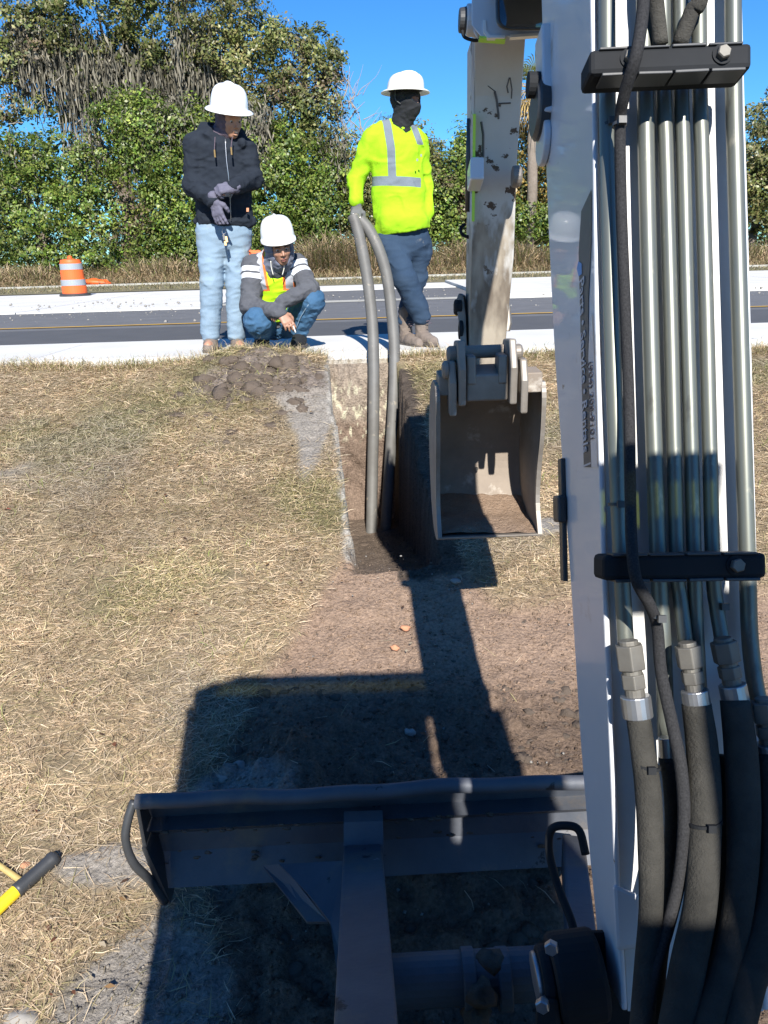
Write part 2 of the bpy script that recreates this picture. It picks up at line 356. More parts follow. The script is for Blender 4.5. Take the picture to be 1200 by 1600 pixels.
def ground_col(X, Y, Z):
    q = xyz(X, Y)
    n = fbm(q, 4, 3, 71)[..., None]; n2 = fbm(q, 22, 3, 73)[..., None]
    straw = np.array([.33, .26, .165]); green = np.array([.115, .12, .05]); soil = np.array([.32, .226, .163]); dark = np.array([.085, .062, .047]); gray = np.array([.30, .27, .235])
    gm = sst(.5, .64, fbm(q, 1.4, 3, 77))[..., None]*.6
    c = straw*(.55+.5*n2)*(.7+.55*fbm(q, 2.2, 2, 74)[..., None]); c = c*(1-gm)+green*gm
    dm = dirt_mask(X, Y)[..., None]*(Y < 5.9)[..., None]
    soil_shade = sst(2.75, 2.35, Y+(fbm(q, 3, 2, 79)-.5)*.3)[..., None]*.65  # cab shadow put into the soil colour near the machine
    dc = soil*(.8+.4*n2); dc = dc*(1-soil_shade)+dark*(.7+.6*n2)*soil_shade
    c = c*(1-dm)+dc*dm
    gg = (grayness(X, Y)*(Y < 5.9))[..., None]; c = c*(1-gg)+gray*(.7+.5*n2)*gg
    t = trench_sd(X, Y)
    bank = (sst(-.12, -.07, t+.06*(n2[..., 0]-.5))*(X > .05)*(Y < 5.6))[..., None]; c = c*(1-bank)+np.array([.095, .075, .06])*(.5+.9*n2)*bank  # dark bare soil on the right bank, deepened to paint in its shade
    mdk = (sst(.35, .7, gauss(X, Y, -.8, 5.35, .55, .35)*(.4+1.3*fbm(q, 7, 3, 87)))*(Y < 5.9))[..., None]; c = c*(1-mdk)+np.array([.20, .165, .14])*(.55+.8*n2)*mdk
    edge = (sst(-.05, -.01, t)*(Y < 5.87)*(X < .05)*(Y > 3.4))[..., None]*(.3+.7*sst(.4, .6, n2)); c = c*(1-edge)+np.array([.45, .42, .37])*edge
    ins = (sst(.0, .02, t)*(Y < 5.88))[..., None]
    wallc = np.array([.17, .13, .10])*(.8+.4*n2)*(1-.5*sst(-.02, .08, X))[..., None]; lime = sst(.52, .62, fbm(xyz(X*8, Y, Z*9), 3, 3, 83))*sst(-.75, -.55, Z)*sst(-.15, -.28, Z); wallc = wallc*(1-.8*lime[..., None])+np.array([.52, .48, .38])*.8*lime[..., None]  # right side of the trench wall darkened to paint in its shade
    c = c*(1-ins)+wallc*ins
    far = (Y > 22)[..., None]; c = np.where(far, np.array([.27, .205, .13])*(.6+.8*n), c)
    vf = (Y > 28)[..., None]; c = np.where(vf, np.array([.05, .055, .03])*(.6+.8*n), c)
    return c
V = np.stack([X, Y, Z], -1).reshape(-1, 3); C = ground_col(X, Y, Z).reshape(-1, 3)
ii, jj = np.meshgrid(np.arange(nX-1), np.arange(nY-1)); a = (jj*nX+ii).ravel()
F = np.stack([a, a+1, a+1+nX, a+nX], 1)
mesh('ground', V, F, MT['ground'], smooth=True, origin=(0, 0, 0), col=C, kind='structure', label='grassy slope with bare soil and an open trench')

# trench end: rough cut face under the sidewalk, real relief
def cutface():
    xs = np.linspace(-.41, .15, 80); zs = np.linspace(-1.36, -.085, 150); XX, ZZ = np.meshgrid(xs, zs)
    q = np.stack([XX*2.5, np.zeros_like(XX), ZZ], -1)
    YY = 5.80+(fbm(q, 7, 3, 91)-.5)*.09+.03*sst(-.5, -1.2, ZZ)-.10*sst(-1.0, -1.36, ZZ)
    n2 = fbm(np.stack([XX, YY, ZZ], -1), 25, 3, 93)[..., None]
    c = np.array([.21, .155, .12])*(.75+.5*n2)
    pale = (sst(-.62, -.45, ZZ+(fbm(q, 6, 2, 95)-.5)*.3))[..., None]; c = c*(1-pale)+np.array([.31, .255, .205])*(.8+.4*n2)*pale
    lime = (sst(.55, .62, fbm(q, 16, 3, 97))*sst(-.72, -.6, ZZ)*sst(-.18, -.3, ZZ))[..., None]; c = c*(1-lime)+np.array([.55, .51, .38])*lime
    V = np.stack([XX, YY, ZZ], -1).reshape(-1, 3); n = 80
    ii, jj = np.meshgrid(np.arange(79), np.arange(149)); a = (jj*n+ii).ravel(); F = np.stack([a, a+1, a+1+n, a+n], 1)
    mesh('trench_face', V, F, MT['ground'], smooth=True, col=c.reshape(-1, 3), kind='structure', label='rough cut soil face at the far end of the trench')
cutface()

# ------------------------------------------------------------------ road, sidewalk, median
YAW = -.008
def ry(x, y): return y+YAW*x*0
def sheet(name, x0, x1, y0, y1, z, m, nx=1, parent=None, **kw):
    g = G(); g.add([(x0, y0, z), (x1, y0, z), (x1, y1, z), (x0, y1, z)], [[0, 1, 2, 3]]); return g.make(name, m, parent, **kw)
sheet('road', -150, 150, 7.2, 24.0, -.02, MT['asphalt'], kind='structure', label='gray asphalt road')
sheet('fresh_asphalt_lane', -150, 150, 7.2, 8.9, -.016, MT['asphalt_dark'], kind='structure', label='darker near lane of the road')
sheet('yellow_line', -150, 150, 9.25, 9.37, -.012, MT['yellow_line'], kind='structure', label='yellow painted line along the road')
sw = empty('sidewalk', (0, 6.5, 0), label='white concrete sidewalk along the near side of the road', kind='structure')
xs = list(np.arange(-24, 24.1, 1.83))
for a, b in zip(xs[:-1], xs[1:]):
    a += -.62+.02; b += -.62-.02+.035
    if a < -.05 < b:              # the slab over the trench has a broken hole beside the pipes
        g = G(); hx0, hx1, hy0, hy1 = -.075, .02, 5.98, 6.22
        g.box((a, 5.87, -.11), (hx0, 7.0, 0)); g.box((hx1, 5.87, -.11), (b, 7.0, 0)); g.box((hx0, hy1, -.11), (hx1, 7.0, 0)); g.box((hx0, 5.87, -.11), (hx1, hy0, 0))
    else: g = G().box((a, 5.87, -.11), (b, 7.0, 0))
    g.make('concrete_slab', MT['concrete'], sw)
G().box((-24, 7.01, -.11), (24, 7.2, -.004)).make('curb_edge', MT['concrete'], sw, bevel=.01)
md = empty('median', (0, 15, 0), label='wide white concrete median beyond the road', kind='structure')
for a, b in [(-30+3.05*i, -30+3.05*i+3.03) for i in range(9)]: G().box((a, 12.3, -.1), (min(b, -2.62), 20, .0)).make('concrete_slab', MT['concrete'], md)
for a, b in [(1.75+3.05*i, 1.75+3.05*i+3.03) for i in range(9)]: G().box((a, 12.7, -.1), (b, 20.7, .05)).make('concrete_slab', MT['concrete'], md)
G().box((-2.6, 17.6, -.1), (1.73, 20.6, -.006)).make('far_gutter', MT['concrete'], kind='structure', label='pale gutter strip past the median')
G().box((-60, 24.0, -.1), (60, 24.35, .11)).make('far_curb', MT['concrete_old'], kind='structure', label='weathered concrete curb before the verge')
sheet('road_stain', -3, 1.7, 12.9, 13.5, -.014, MT['concrete_old'], kind='structure', label='pale dusty streak across the asphalt')
_g = G(); _g.add([(-60, 20.75, -.005), (60, 20.75, -.005), (60, 23.99, .06), (-60, 23.99, .06)], [[0, 1, 2, 3]])
_g.make('verge_strip', mat('verge_strip', (.12, .115, .06), .9, c2=(.19, .16, .10), sc=2, bump=.6, bsc=30), kind='structure', label='grass strip between the two curbs')
# rubble crumbs on the median and road
def crumbs(name, n, fx, fy, fz, smin, smax, m, **kw):
    V = []; F = []
    B = np.array([(1, 0, 0), (-1, 0, 0), (0, 1, 0), (0, -1, 0), (0, 0, 1), (0, 0, -1)], float); T = [(0, 2, 4), (2, 1, 4), (1, 3, 4), (3, 0, 4), (2, 0, 5), (1, 2, 5), (3, 1, 5), (0, 3, 5)]
    for i in range(n):
        x = fx(); y = fy(); z = fz(x, y); s = smin+(smax-smin)*random.random()**3
        q = Quaternion((random.gauss(0, 1), random.gauss(0, 1), random.gauss(0, 1), random.gauss(0, 1))).normalized()
        for v in B: V.append(np.array(q @ Vector(v*s*random.uniform(.6, 1.2)))*[1, 1, .75]+[x, y, z+s*.2])
        F += [[6*i+k for k in t] for t in T]
    return mesh(name, V, np.array(F), m, kind='stuff', **kw)
crumbs('road_debris', 900, lambda: random.uniform(-9, 9), lambda: random.triangular(9.6, 16, 12.6), lambda x, y: -.02 if y < 12.3 else .03, .005, .035, MT['stone'], label='pale gravel crumbs scattered over the road edge')

# ------------------------------------------------------------------ grass and clods
def blades(name, px, py, L, W, col, up, segs=2, mat_=None, zfun=None, **kw):
    n = len(px); az = rng.uniform(0, 2*np.pi, n); pz = (zfun or zg)(px, py)
    d = np.stack([np.cos(az), np.sin(az), np.zeros(n)], -1); side = np.stack([-np.sin(az), np.cos(az), np.zeros(n)], -1)
    tilt = up
    P0 = np.stack([px, py, pz], -1)
    V = []
    tl = np.array([0, .55, 1.]); ww = np.array([1, .85, .15])
    for k in range(3):
        t = tl[k]; h = L*tilt*(t-.45*t*t)*1.6; out = L*t*np.sqrt(np.clip(1-tilt**2, .05, 1))
        sw_ = (rng.normal(0, .12, n)*L*t)[:, None]*side
        c = P0+d*out[:, None]+sw_; c[:, 2] += h+.002
        roll = rng.uniform(-.8, .8, n)[:, None]
        s = (side*np.cos(roll)+np.array([0, 0, 1.])*np.sin(roll))*(W*ww[k]*.5)[:, None]
        V += [c-s, c+s]
    V = np.stack(V, 1).reshape(-1, 3); b = np.arange(n)*6
    F = np.concatenate([np.stack([b, b+1, b+3, b+2], 1), np.stack([b+2, b+3, b+5, b+4], 1)])
    return mesh(name, V, F, mat_ or MT['straw'], col=np.repeat(col, 6, axis=0), kind='stuff', **kw)
def pick(cols, n, jit=.25):
    c = np.array(cols)[rng.integers(0, len(cols), n)]; return c*(1+rng.uniform(-jit, jit, n))[:, None]
STRAW = [(.60, .465, .31), (.51, .385, .25), (.72, .585, .41), (.38, .275, .18), (.45, .36, .22)]
GREEN = [(.25, .26, .085), (.36, .33, .14), (.19, .21, .065)]
def slope_grass():
    N = 285000
    y = .95+(5.9-.95)*rng.random(N)**.9; x = rng.uniform(-1, 1, N); x = x*(y*.56+.25)
    dm = dirt_mask(x, y); gr = grayness(x, y); t = trench_sd(x, y)
    cov = fbm(xyz(x, y), 5, 3, 101); ok = (rng.random(N) > dm*.998) & (rng.random(N) > gr*.95) & (t < np.where(x > .05, -.085, -.02)) & (rng.random(N) > .62*sst(.35, .75, gauss(x, y, -.8, 5.35, .55, .35)*(.4+1.3*fbm(xyz(x, y), 7, 3, 87)))) & (cov > .40*rng.random(N)+.17)
    ok &= ~((x > .95) & (y < 2.2))
    x, y = x[ok], y[ok]; n = len(x)
    gm = sst(.5, .66, fbm(xyz(x, y), 1.4, 3, 77)+.04*rng.normal(0, 1, n))
    c = pick(STRAW, n); g = pick(GREEN, n); k = rng.random(n) < gm*.5+.06; c[k] = .45*c[k]+.55*g[k]
    tone = fbm(xyz(x, y), 1.7, 3, 107)*.75+fbm(xyz(x, y), 8, 2, 109)*.55; c = c*(.12+1.42*tone)[:, None]; ash = sst(.52, .68, fbm(xyz(x, y), 2.1, 3, 111))[:, None]*.4; c = c*(1-ash)+np.array([.40, .37, .32])*ash
    u = np.abs(rng.normal(.12, .16, n)); u[k] += .25; u = np.clip(u, .02, .9)
    L = rng.uniform(.03, .085, n)*(.8+.5*fbm(xyz(x, y), 3, 2, 103)); W = rng.uniform(.0014, .003, n)*(1+.18*np.clip(y-2, 0, 4))
    blades('dry_grass', x, y, L, W, c, u, label='dry straw-coloured grass matted over the slope')
    m = 16000; x = rng.uniform(-3.4, 2.9, m); y = rng.uniform(1.2, 5.75, m); k = (sst(.55, .68, fbm(xyz(x, y), 4.5, 3, 141)) > rng.random(m)) & (trench_sd(x, y) < -.1) & (dirt_mask(x, y) < .1) & (grayness(x, y) < .4); x, y = x[k], y[k]; m = len(x)
    blades('green_tufts', x, y, rng.uniform(.03, .075, m), rng.uniform(.002, .004, m), pick([(.22, .26, .07), (.30, .31, .11), (.36, .32, .16)], m), rng.uniform(.3, .9, m), label='short green tufts among the dry grass')
    m = 9000; x = rng.uniform(-4, 4, m); y = 5.72+rng.random(m)*.17; ok = trench_sd(x, y) < -.01; x, y = x[ok], y[ok]; m = len(x)
    c = pick(STRAW+GREEN, m); blades('edge_grass', x, y, rng.uniform(.05, .13, m), rng.uniform(.002, .004, m), c, rng.uniform(.4, .95, m), label='taller dry grass fringing the sidewalk edge')
slope_grass()
def litter():
    m = 260; x = rng.uniform(-3, .2, m); y = rng.uniform(1.3, 5.6, m); k = trench_sd(x, y) < -.05; x, y = x[k], y[k]; m = len(x); z = zg(x, y)+.02; a = rng.uniform(0, 6.28, m); s_ = rng.uniform(.006, .018, m)
    B = np.array([(-1, 0, 0), (0, -.5, .25), (1, 0, .1), (0, .5, .25)]); V = B[None]*s_[:, None, None]; ca, sa = np.cos(a)[:, None], np.sin(a)[:, None]
    V = np.stack([V[..., 0]*ca-V[..., 1]*sa, V[..., 0]*sa+V[..., 1]*ca, V[..., 2]], -1)+np.stack([x, y, z], -1)[:, None, :]
    mesh('leaf_litter', V.reshape(-1, 3), (np.arange(4)[None]+4*np.arange(m)[:, None]), MT['straw'], col=np.repeat(pick([(.16, .07, .04), (.28, .17, .08), (.5, .42, .3), (.1, .06, .04)], m), 4, axis=0), kind='stuff', label='small dead leaves scattered over the grass')
litter()
def far_grass():
    n = 38000; x = rng.uniform(-17, 19, n); y = rng.uniform(24.4, 28.5, n)
    c = pick([(.30, .21, .12), (.36, .27, .17), (.24, .19, .10), (.2, .19, .09)], n)
    blades('verge_grass', x, y, rng.uniform(.12, .4, n)*(1+.8*sst(26, 28, y)), rng.uniform(.012, .03, n), c, rng.uniform(.3, .9, n), label='brown dry grass on the verge under the trees')
    n = 9000; x = rng.uniform(-17, 19, n); y = rng.uniform(21, 24, n)
    blades('strip_grass', x, y, rng.uniform(.05, .12, n), rng.uniform(.01, .02, n), pick([(.2, .19, .09), (.3, .24, .14)], n), rng.uniform(.3, .9, n), zfun=lambda a, b: (b-20.75)*.02, label='short grass between the far curbs')
far_grass()
def lump(c, r, seed, n=10, m=7, sq=(1, 1, .7)):
    V = []; F = []
    for i in range(m):
        for j in range(n):
            th = math.pi*(i+.5)/m; ph = 2*math.pi*j/n
            V.append((math.sin(th)*math.cos(ph), math.sin(th)*math.sin(ph), math.cos(th)))
    V = np.array(V); k = .45+1.1*fbm(V*1.3+seed*3.7, 1.6, 2, seed)
    V = V*k[:, None]*r*np.array(sq)+np.array(c)
    F = [[i*n+j, (i+1)*n+j, (i+1)*n+(j+1) % n, i*n+(j+1) % n] for i in range(m-1) for j in range(n)]+[list(range(n)), list(range((m-1)*n, m*n))[::-1]]
    return V, F
def clods(name, pts, mt, **kw):
    g = G()
    for i, (x, y, r) in enumerate(pts):
        q = lump((x, y, gz(x, y)+r*.1-.03), r, i % 97, 7, 5, (random.uniform(.8, 1.5), random.uniform(.7, 1.2), random.uniform(.5, .9))); g.add(*q)
    return g.make(name, mt, smooth=True, kind='stuff', **kw)
pts = []
while len(pts) < 2600:
    x = random.uniform(-1.0, 1.2); y = random.uniform(1.2, 3.4)
    dmv = float(dirt_mask(np.array([x]), np.array([y]))[0])
    if dmv > .6 and (y < 2.6 or random.random() < .2) and (y > 2.0 or random.random() < .45): pts.append((x, y, (.004+.024*random.random()**4)*(1 if y < 2.6 else .4)))
for _ in range(380):               # broken lumps heaped by the trench head
    x = random.gauss(-.72, .33); y = random.gauss(5.3, .25)
    if y < 5.8 and x < -.42: pts.append((x, y, .012+.06*random.random()**2.5))
for _ in range(500):
    x = random.gauss(-.85, .38); y = random.gauss(5.25, .25)
    if y < 5.78 and x < -.42: pts.append((x, y, .006+.03*random.random()**3))
clods('soil_clods', pts, MT['clod'], label='loose dark soil clods in front of the machine')
def fine_crumbs():
    n = 26000; x = rng.uniform(-1.0, 1.6, n); y = 1.2+2.6*rng.random(n); k = (dirt_mask(x, y) > .5)
    x2 = np.concatenate([x[k], rng.normal(-.8, .4, 5000), rng.normal(-.66, .22, 3500), rng.uniform(-.16, .25, 700)]); y2 = np.concatenate([y[k], rng.normal(5.25, .28, 5000), rng.normal(1.35, .3, 3500), rng.uniform(3.3, 5.3, 700)])
    k = (y2 < 5.8) & ((y2 < 3.9) | (trench_sd(x2, y2) < -.03) | (x2 > -.12)); x, y = x2[k], y2[k]; n = len(x); z = zg(x, y)
    r = .0018+.0075*rng.random(n)**3.5; B = np.array([(1, 0, 0), (-1, 0, 0), (0, 1, 0), (0, -1, 0), (0, 0, 1), (0, 0, -1)], float); T = np.array([(0, 2, 4), (2, 1, 4), (1, 3, 4), (3, 0, 4), (2, 0, 5), (1, 2, 5), (3, 1, 5), (0, 3, 5)])
    a = rng.uniform(0, 6.28, n); ca, sa = np.cos(a)[:, None], np.sin(a)[:, None]; V = B[None]*rng.uniform(.55, 1.3, (n, 6, 1))*r[:, None, None]
    V = np.stack([V[..., 0]*ca-V[..., 1]*sa+V[..., 2]*.4, V[..., 0]*sa+V[..., 1]*ca, V[..., 2]*.8-V[..., 0]*.3], -1)+np.stack([x, y, z+r*.3], -1)[:, None, :]
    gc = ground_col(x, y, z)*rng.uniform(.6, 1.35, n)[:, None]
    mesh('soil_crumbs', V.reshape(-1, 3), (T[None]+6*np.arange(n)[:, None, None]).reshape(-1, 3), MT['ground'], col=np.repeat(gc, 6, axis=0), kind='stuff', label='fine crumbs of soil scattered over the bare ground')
fine_crumbs()
crumbs('shell_fragments', 420, lambda: random.uniform(-.8, 1.1), lambda: random.uniform(1.4, 3.5), lambda x, y: gz(x, y)-.02, .002, .009, MT['stone'], label='pale shell and limestone bits in the soil')
for i, (px, py, r, m_, lab) in enumerate([(633, 979, .021, 'red_stone', 'small flat orange-brown stone on the bare soil, the upper of two'),
                                     (617, 1010, .019, 'red_stone', 'small flat orange-brown stone on the bare soil, the lower of two'),
                                     (640, 1142, .02, 'stone', 'white limestone chip in the shaded soil'),
                                     (372, 1195, .026, 'stone', 'pale rounded stone beside the shaded grass edge'),
                                     (352, 1212, .028, 'stone', 'gray rounded stone just above the blade, in shade'),
                                     (392, 1218, .024, 'clod', 'dark soil clump beside the gray stones above the blade'),
                                     (35, 1592, .05, 'stone', 'gray lump of rock at the bottom edge of the grass'),
                                     (248, 1513, .02, 'stone', 'small gray stone in the shade under the blade'),
                                     (712, 906, .022, 'stone', 'cream stone beside the bucket shadow'),
                                     (38, 1350, .018, 'red_stone', 'flat pinkish stone beside the tool handle')]):
    p = onground(px, py); V_, F_ = lump((p[0], p[1], p[2]-.006), r, 30+i, 12, 8, (1, .8, .55)); mesh('stone' if m_ != 'clod' else 'soil_clump', V_, F_, MT[m_], smooth=True, label=lab, cat='stone' if m_ != 'clod' else 'soil clump')

# ------------------------------------------------------------------ excavator
EX = empty('mini_excavator', (0, .2, -1.32), label='white compact excavator reaching over the trench, steel tubes and black hoses along its boom', cat='excavator')
WF = np.array(fw)
def poly_px(pts, d): return [P(x, y, d) for x, y in pts]
# boom: lower section lies parallel to the picture, near face 1.05 m from the eye
def tl(y, t): return (1-t)
bd = 1.05
nl = [(916, -330), (925, 100), (927, 250), (930, 500), (941, 900), (954, 1200), (962, 1400), (968, 1500), (972, 1580)]
thick = [.31, .30, .285, .25, .185, .165, .135, .12, .11]
nr = [(1153, -330), (1163, 100), (1167, 250), (1174, 500), (1184, 900), (1192, 1200), (1198, 1400), (1200, 1500), (1202, 1580)]
wallt = 9                                                     # side plates stand proud of the back plate, px
def loft(g, secs):               # sections of equal point count -> one closed skin
    n = len(secs[0]); V = [p for s_ in secs for p in s_]
    F = [[i*n+k, (i+1)*n+k, (i+1)*n+(k+1) % n, i*n+(k+1) % n] for i in range(len(secs)-1) for k in range(n)]
    F += [list(range(n)), list(range((len(secs)-1)*n, len(secs)*n))[::-1]]
    return g.add(V, F)
g = G()
ys_ = np.linspace(-330, 1580, 44); fI = lambda L_, y: float(np.interp(y, [a[1] for a in L_], [a[0] for a in L_]))
tk_ = lambda y: float(np.interp(y, [a[1] for a in nl], thick))
for A, B in ((nl, wallt), (nr, -wallt)):
    secs = []
    for y in ys_:
        x = fI(A, y); t_ = tk_(y); a_, b_ = (x, x+B) if B > 0 else (x+B, x)
        secs.append([P(a_, y, bd), P(b_, y, bd), P(b_, y, bd)+WF*t_, P(a_, y, bd)+WF*t_])
    loft(g, secs)
for i in range(0):
    for A, B in ((nl, wallt), (nr, -wallt)):
        q = [P(*A[i], bd), P(A[i][0]+B, A[i][1], bd), P(A[i+1][0]+B, A[i+1][1], bd), P(*A[i+1], bd)]
        h = [P(*A[i], bd)+WF*thick[i], P(A[i][0]+B, A[i][1], bd)+WF*thick[i], P(A[i+1][0]+B, A[i+1][1], bd)+WF*thick[i+1], P(*A[i+1], bd)+WF*thick[i+1]]
        if B < 0: q, h = [q[1], q[0], q[3], q[2]], [h[1], h[0], h[3], h[2]]
        g.prism(q, h)
# upper section: bends forward and down to the nose
LA = P(916, -330, bd); RA = P(1153, -330, bd); peakL = np.array([.285, 1.60, 1.53]); wv = nrm(RA-LA); wl = np.linalg.norm(RA-LA)
noseC = P(812, -8, 2.12); noseL = noseC-wv*wl*.5; noseR = noseC+wv*wl*.5
path = [(LA, WF*.31), (LA*.4+peakL*.6+np.array([0, -.05, .04]), nrm([0, .8, -.6])*.33), (peakL+np.array([0, .14, .03]), nrm([0, .15, -1])*.30), (noseL+np.array([0, -.16, .22]), nrm([0, -.25, -1])*.24), (noseL+np.array([0, .05, .05]), nrm([0, -.4, -1])*.12)]
loft(g, [[a, a+wv*wl, a+wv*wl+u1, a+u1] for a, u1 in path])
boom = g.make('boom', MT['white_paint'], EX, bevel=.003)
g = G()
for i in range(len(nl)-1):
    q = [P(nl[i][0]+wallt, nl[i][1], bd+.012), P(nr[i][0]-wallt, nr[i][1], bd+.012), P(nr[i+1][0]-wallt, nr[i+1][1], bd+.012), P(nl[i+1][0]+wallt, nl[i+1][1], bd+.012)]
    g.ext(q, WF*.006)
g.make('back_plate', MT['white_plate'], boom)
LB = P(864, 40, bd+.30)
# pins and bosses on the boom's left flank
def side_pt(py, wdt):             # point on the left flank: image row at the near edge, metres away from the edge
    py = 800-(800-py)*(bd+wdt)/bd; x = np.interp(py, [a[1] for a in nl], [a[0] for a in nl]); return P(x, py, bd)+WF*wdt
sn = nrm(-np.array(wv)); dn = nrm(P(941, 900, bd)-P(927, 250, bd))
c = side_pt(120, .275); G().obox(c, [sn, WF, dn], [.014, .03, .075]).make('pin_bracket', MT['white_paint'], boom, bevel=.004)
c = side_pt(133, .275); G().lathe(c+dn*0, sn, [(.0, .0), (.021, .0), (.021, .034), (.0, .034)], 20).make('pivot_pin', MT['clamp'], boom, smooth=False)
c = side_pt(172, .29)
G().lathe(c, sn, [(0, 0), (.048, 0), (.05, .016), (.042, .022), (0, .022)], 28).make('rubber_ring', MT['black_plastic'], boom)
G().lathe(c+dn*.055, sn, [(0, 0), (.04, 0), (.04, .012), (0, .012)], 28).make('pin_boss', MT['white_paint'], boom, bevel=.003)
# long dark strip with a bolt boss along the flank
g = G().obox(side_pt(812, .205)+sn*.004, [sn, WF, dn], [.004, .012, .10]); g.make('cable_guard', MT['black_plastic'], boom, bevel=.002)
G().obox(side_pt(795, .205)+sn*.009, [sn, WF, dn], [.007, .02, .022]).make('guard_boss', MT['black_plastic'], boom, bevel=.004)
# decal
dc = empty('flank_decal', side_pt(500, .03), parent=boom)
def flat(pts, name, m, off=.0012):      # pts: (row, width) on the flank
    q = [side_pt(r, wd)+sn*off for r, wd in pts]; g = G(); g.add(q, [list(range(len(q)))]); return g
flat([(296, .008), (330, .062), (395, .080), (460, .0765), (730, .0765), (730, .0355), (560, .0355), (470, .030), (380, .012)], 'a', 0).make('decal_band', MT['decal_gray'], dc)
flat([(490, .022), (560, .034), (730, .034), (730, .003), (560, .004), (490, .010)], 'a', 0, .0016).make('decal_field', MT['white_paint'], dc)
flat([(408, .078), (420, .088), (432, .078), (428, .060), (412, .060)], 'a', 0, .002).make('decal_emblem', mat('decal_blue', (.1, .3, .65), .5, amt=.1), dc)
flat([(725, .0355), (730, .0765), (727, .0765), (722, .0355)], 'a', 0, .002).make('decal_rule', MT['decal_white'], dc)
def text(s, row, wd, size, m, parent, name='lettering', off=.0026, row2=700):
    cu_ = bpy.data.curves.new(name, 'FONT'); cu_.body = s; cu_.size = size; cu_.extrude = .0003; cu_.offset = size*.012
    t = bpy.data.objects.new('tmp', cu_); COL.objects.link(t); dg = bpy.context.evaluated_depsgraph_get()
    me = bpy.data.meshes.new_from_object(t.evaluated_get(dg)); bpy.data.objects.remove(t)
    V = np.array([v.co[:] for v in me.vertices]); F = [list(p.vertices) for p in me.polygons]
    o = side_pt(row, wd); sx = np.linalg.norm(side_pt(row2, wd)-o)/(V[:, 0].max()-V[:, 0].min()); dl = nrm(side_pt(row2, wd)-o); W_ = o+np.outer(V[:, 0]*sx, dl)-np.outer(V[:, 1], WF)+np.outer(V[:, 2]+off, sn)
    return mesh(name, W_, F, m, parent)
LET = True
text('Parts \u2022 Service \u2022 Rentals', 438, .071, .038, MT['decal_white'], dc, row2=706)
text('(904) 208-9101', 566, .031, .027, MT['decal_ink'], dc, row2=686)
# tubes
def tube_px(name, pts, wpx, m, parent=boom, n=14, seg=6, sm=True, **kw):
    p = smooth_path([P(*q) for q in pts], seg); d = np.mean([q[2] for q in pts])
    if isinstance(wpx, (list, tuple)):
        rr = np.interp(np.linspace(0, 1, len(p)), np.linspace(0, 1, len(wpx)), wpx)/2*d/FPX
    else: rr = wpx/2*d/FPX
    return G().tube(p, rr, n).make(name, m, parent, smooth=sm, **kw)
td = 1.034
tube_px('hydraulic_tube', [(947, -330, td), (949, 100, td), (950, 250, td), (956, 500, td), (963, 700, td), (971, 890, td), (975, 960, td), (978, 1010, td)], 26, MT['zinc'])
tube_px('hydraulic_tube', [(1004, -330, td), (1008, 100, td), (1010, 250, td), (1016, 500, td), (1022, 700, td), (1029, 890, td), (1036, 1010, td), (1041, 1150, td)], 26, MT['zinc'])
tube_px('hydraulic_tube', [(1035, -330, td), (1037, 100, td), (1041, 250, td), (1048, 500, td), (1053, 700, td), (1058, 890, td), (1062, 930, td), (1072, 1010, td-.01)], 23, MT['zinc'])
tube_px('hydraulic_tube', [(1060, -330, td), (1064, 100, td), (1068, 250, td), (1074, 500, td), (1080, 700, td), (1085, 890, td), (1089, 1000, td), (1098, 1160, td)], 22.5, MT['zinc'])
tube_px('hydraulic_tube', [(1090, -330, td), (1093, 100, td), (1097, 250, td), (1104, 500, td), (1109, 700, td), (1114, 890, td), (1120, 950, td), (1130, 1010, td-.01)], 23, MT['zinc'])
tube_px('hydraulic_tube', [(1144, -330, td), (1146, 100, td), (1149, 250, td), (1156, 500, td), (1162, 700, td), (1168, 890, td), (1172, 1000, td), (1182, 1080, td-.01), (1192, 1105, td-.015)], 25.5, MT['zinc'])
# upper hose tails above the first clamp
tube_px('hose_tail', [(1022, -330, 1.0), (1020, -60, 1.0), (1026, 10, 1.01), (1032, 70, 1.02)], 24, MT['hose'])
tube_px('hose_tail', [(1110, -330, .99), (1098, -30, 1.0), (1080, 20, 1.01), (1062, 70, 1.02)], 25, MT['hose'])
# clamps
def clampbar(x0, x1, y0, y1, h, nbolt, dz=.955):
    th = .05
    q = poly_px([(x0, y0), (x1, y1), (x1, y1+h), (x0, y0+h)], dz)
    c = G().ext(q, WF*th).make('tube_clamp', MT['clamp'], boom, bevel=.006)
    lip = G(); e = .0022
    n = 4
    for k in range(n):
        a = x0+(x1-x0)*(.06+.9*k/n); b = x0+(x1-x0)*(.06+.9*(k+.93)/n); ya = y0+(y1-y0)*(a-x0)/(x1-x0); yb = y0+(y1-y0)*(b-x0)/(x1-x0)
        jit = (0, 2, -1, 1)[k]
        lip.ext([P(a, ya-2+jit*.4, dz-e), P(b, yb-2+jit*.4, dz-e), P(b, yb+2, dz-e), P(a, ya+2, dz-e)], WF*.03)
        lip.ext([P(a+4, ya+h-2, dz-e), P(b+4, yb+h-2+jit*.4, dz-e), P(b+4, yb+h+3+jit*.3, dz-e), P(a+4, ya+h+3, dz-e)], WF*.03)
    lip.make('clamp_liner', MT['black_plastic'], boom, bevel=.001)
    for x in nbolt:
        y = y0+(y1-y0)*(x-x0)/(x1-x0)+h*.46
        c_ = P(x, y, dz)
        G().lathe(c_, -WF, [(0, 0), (.0125, 0), (.0125, .002), (0, .002)], 24).make('bolt_washer', MT['clamp'], boom)
        G().lathe(c_-WF*.002, -WF, [(0, 0), (.0088, 0), (.0088, .006), (.0075, .0075), (0, .0075)], 6, right=cr+cu*.3).make('bolt_head', MT['zinc_dull'], boom)
clampbar(922, 1176, 76, 65, 40, [984, 1128])
clampbar(943, 1199, 868, 864, 40, [1150])
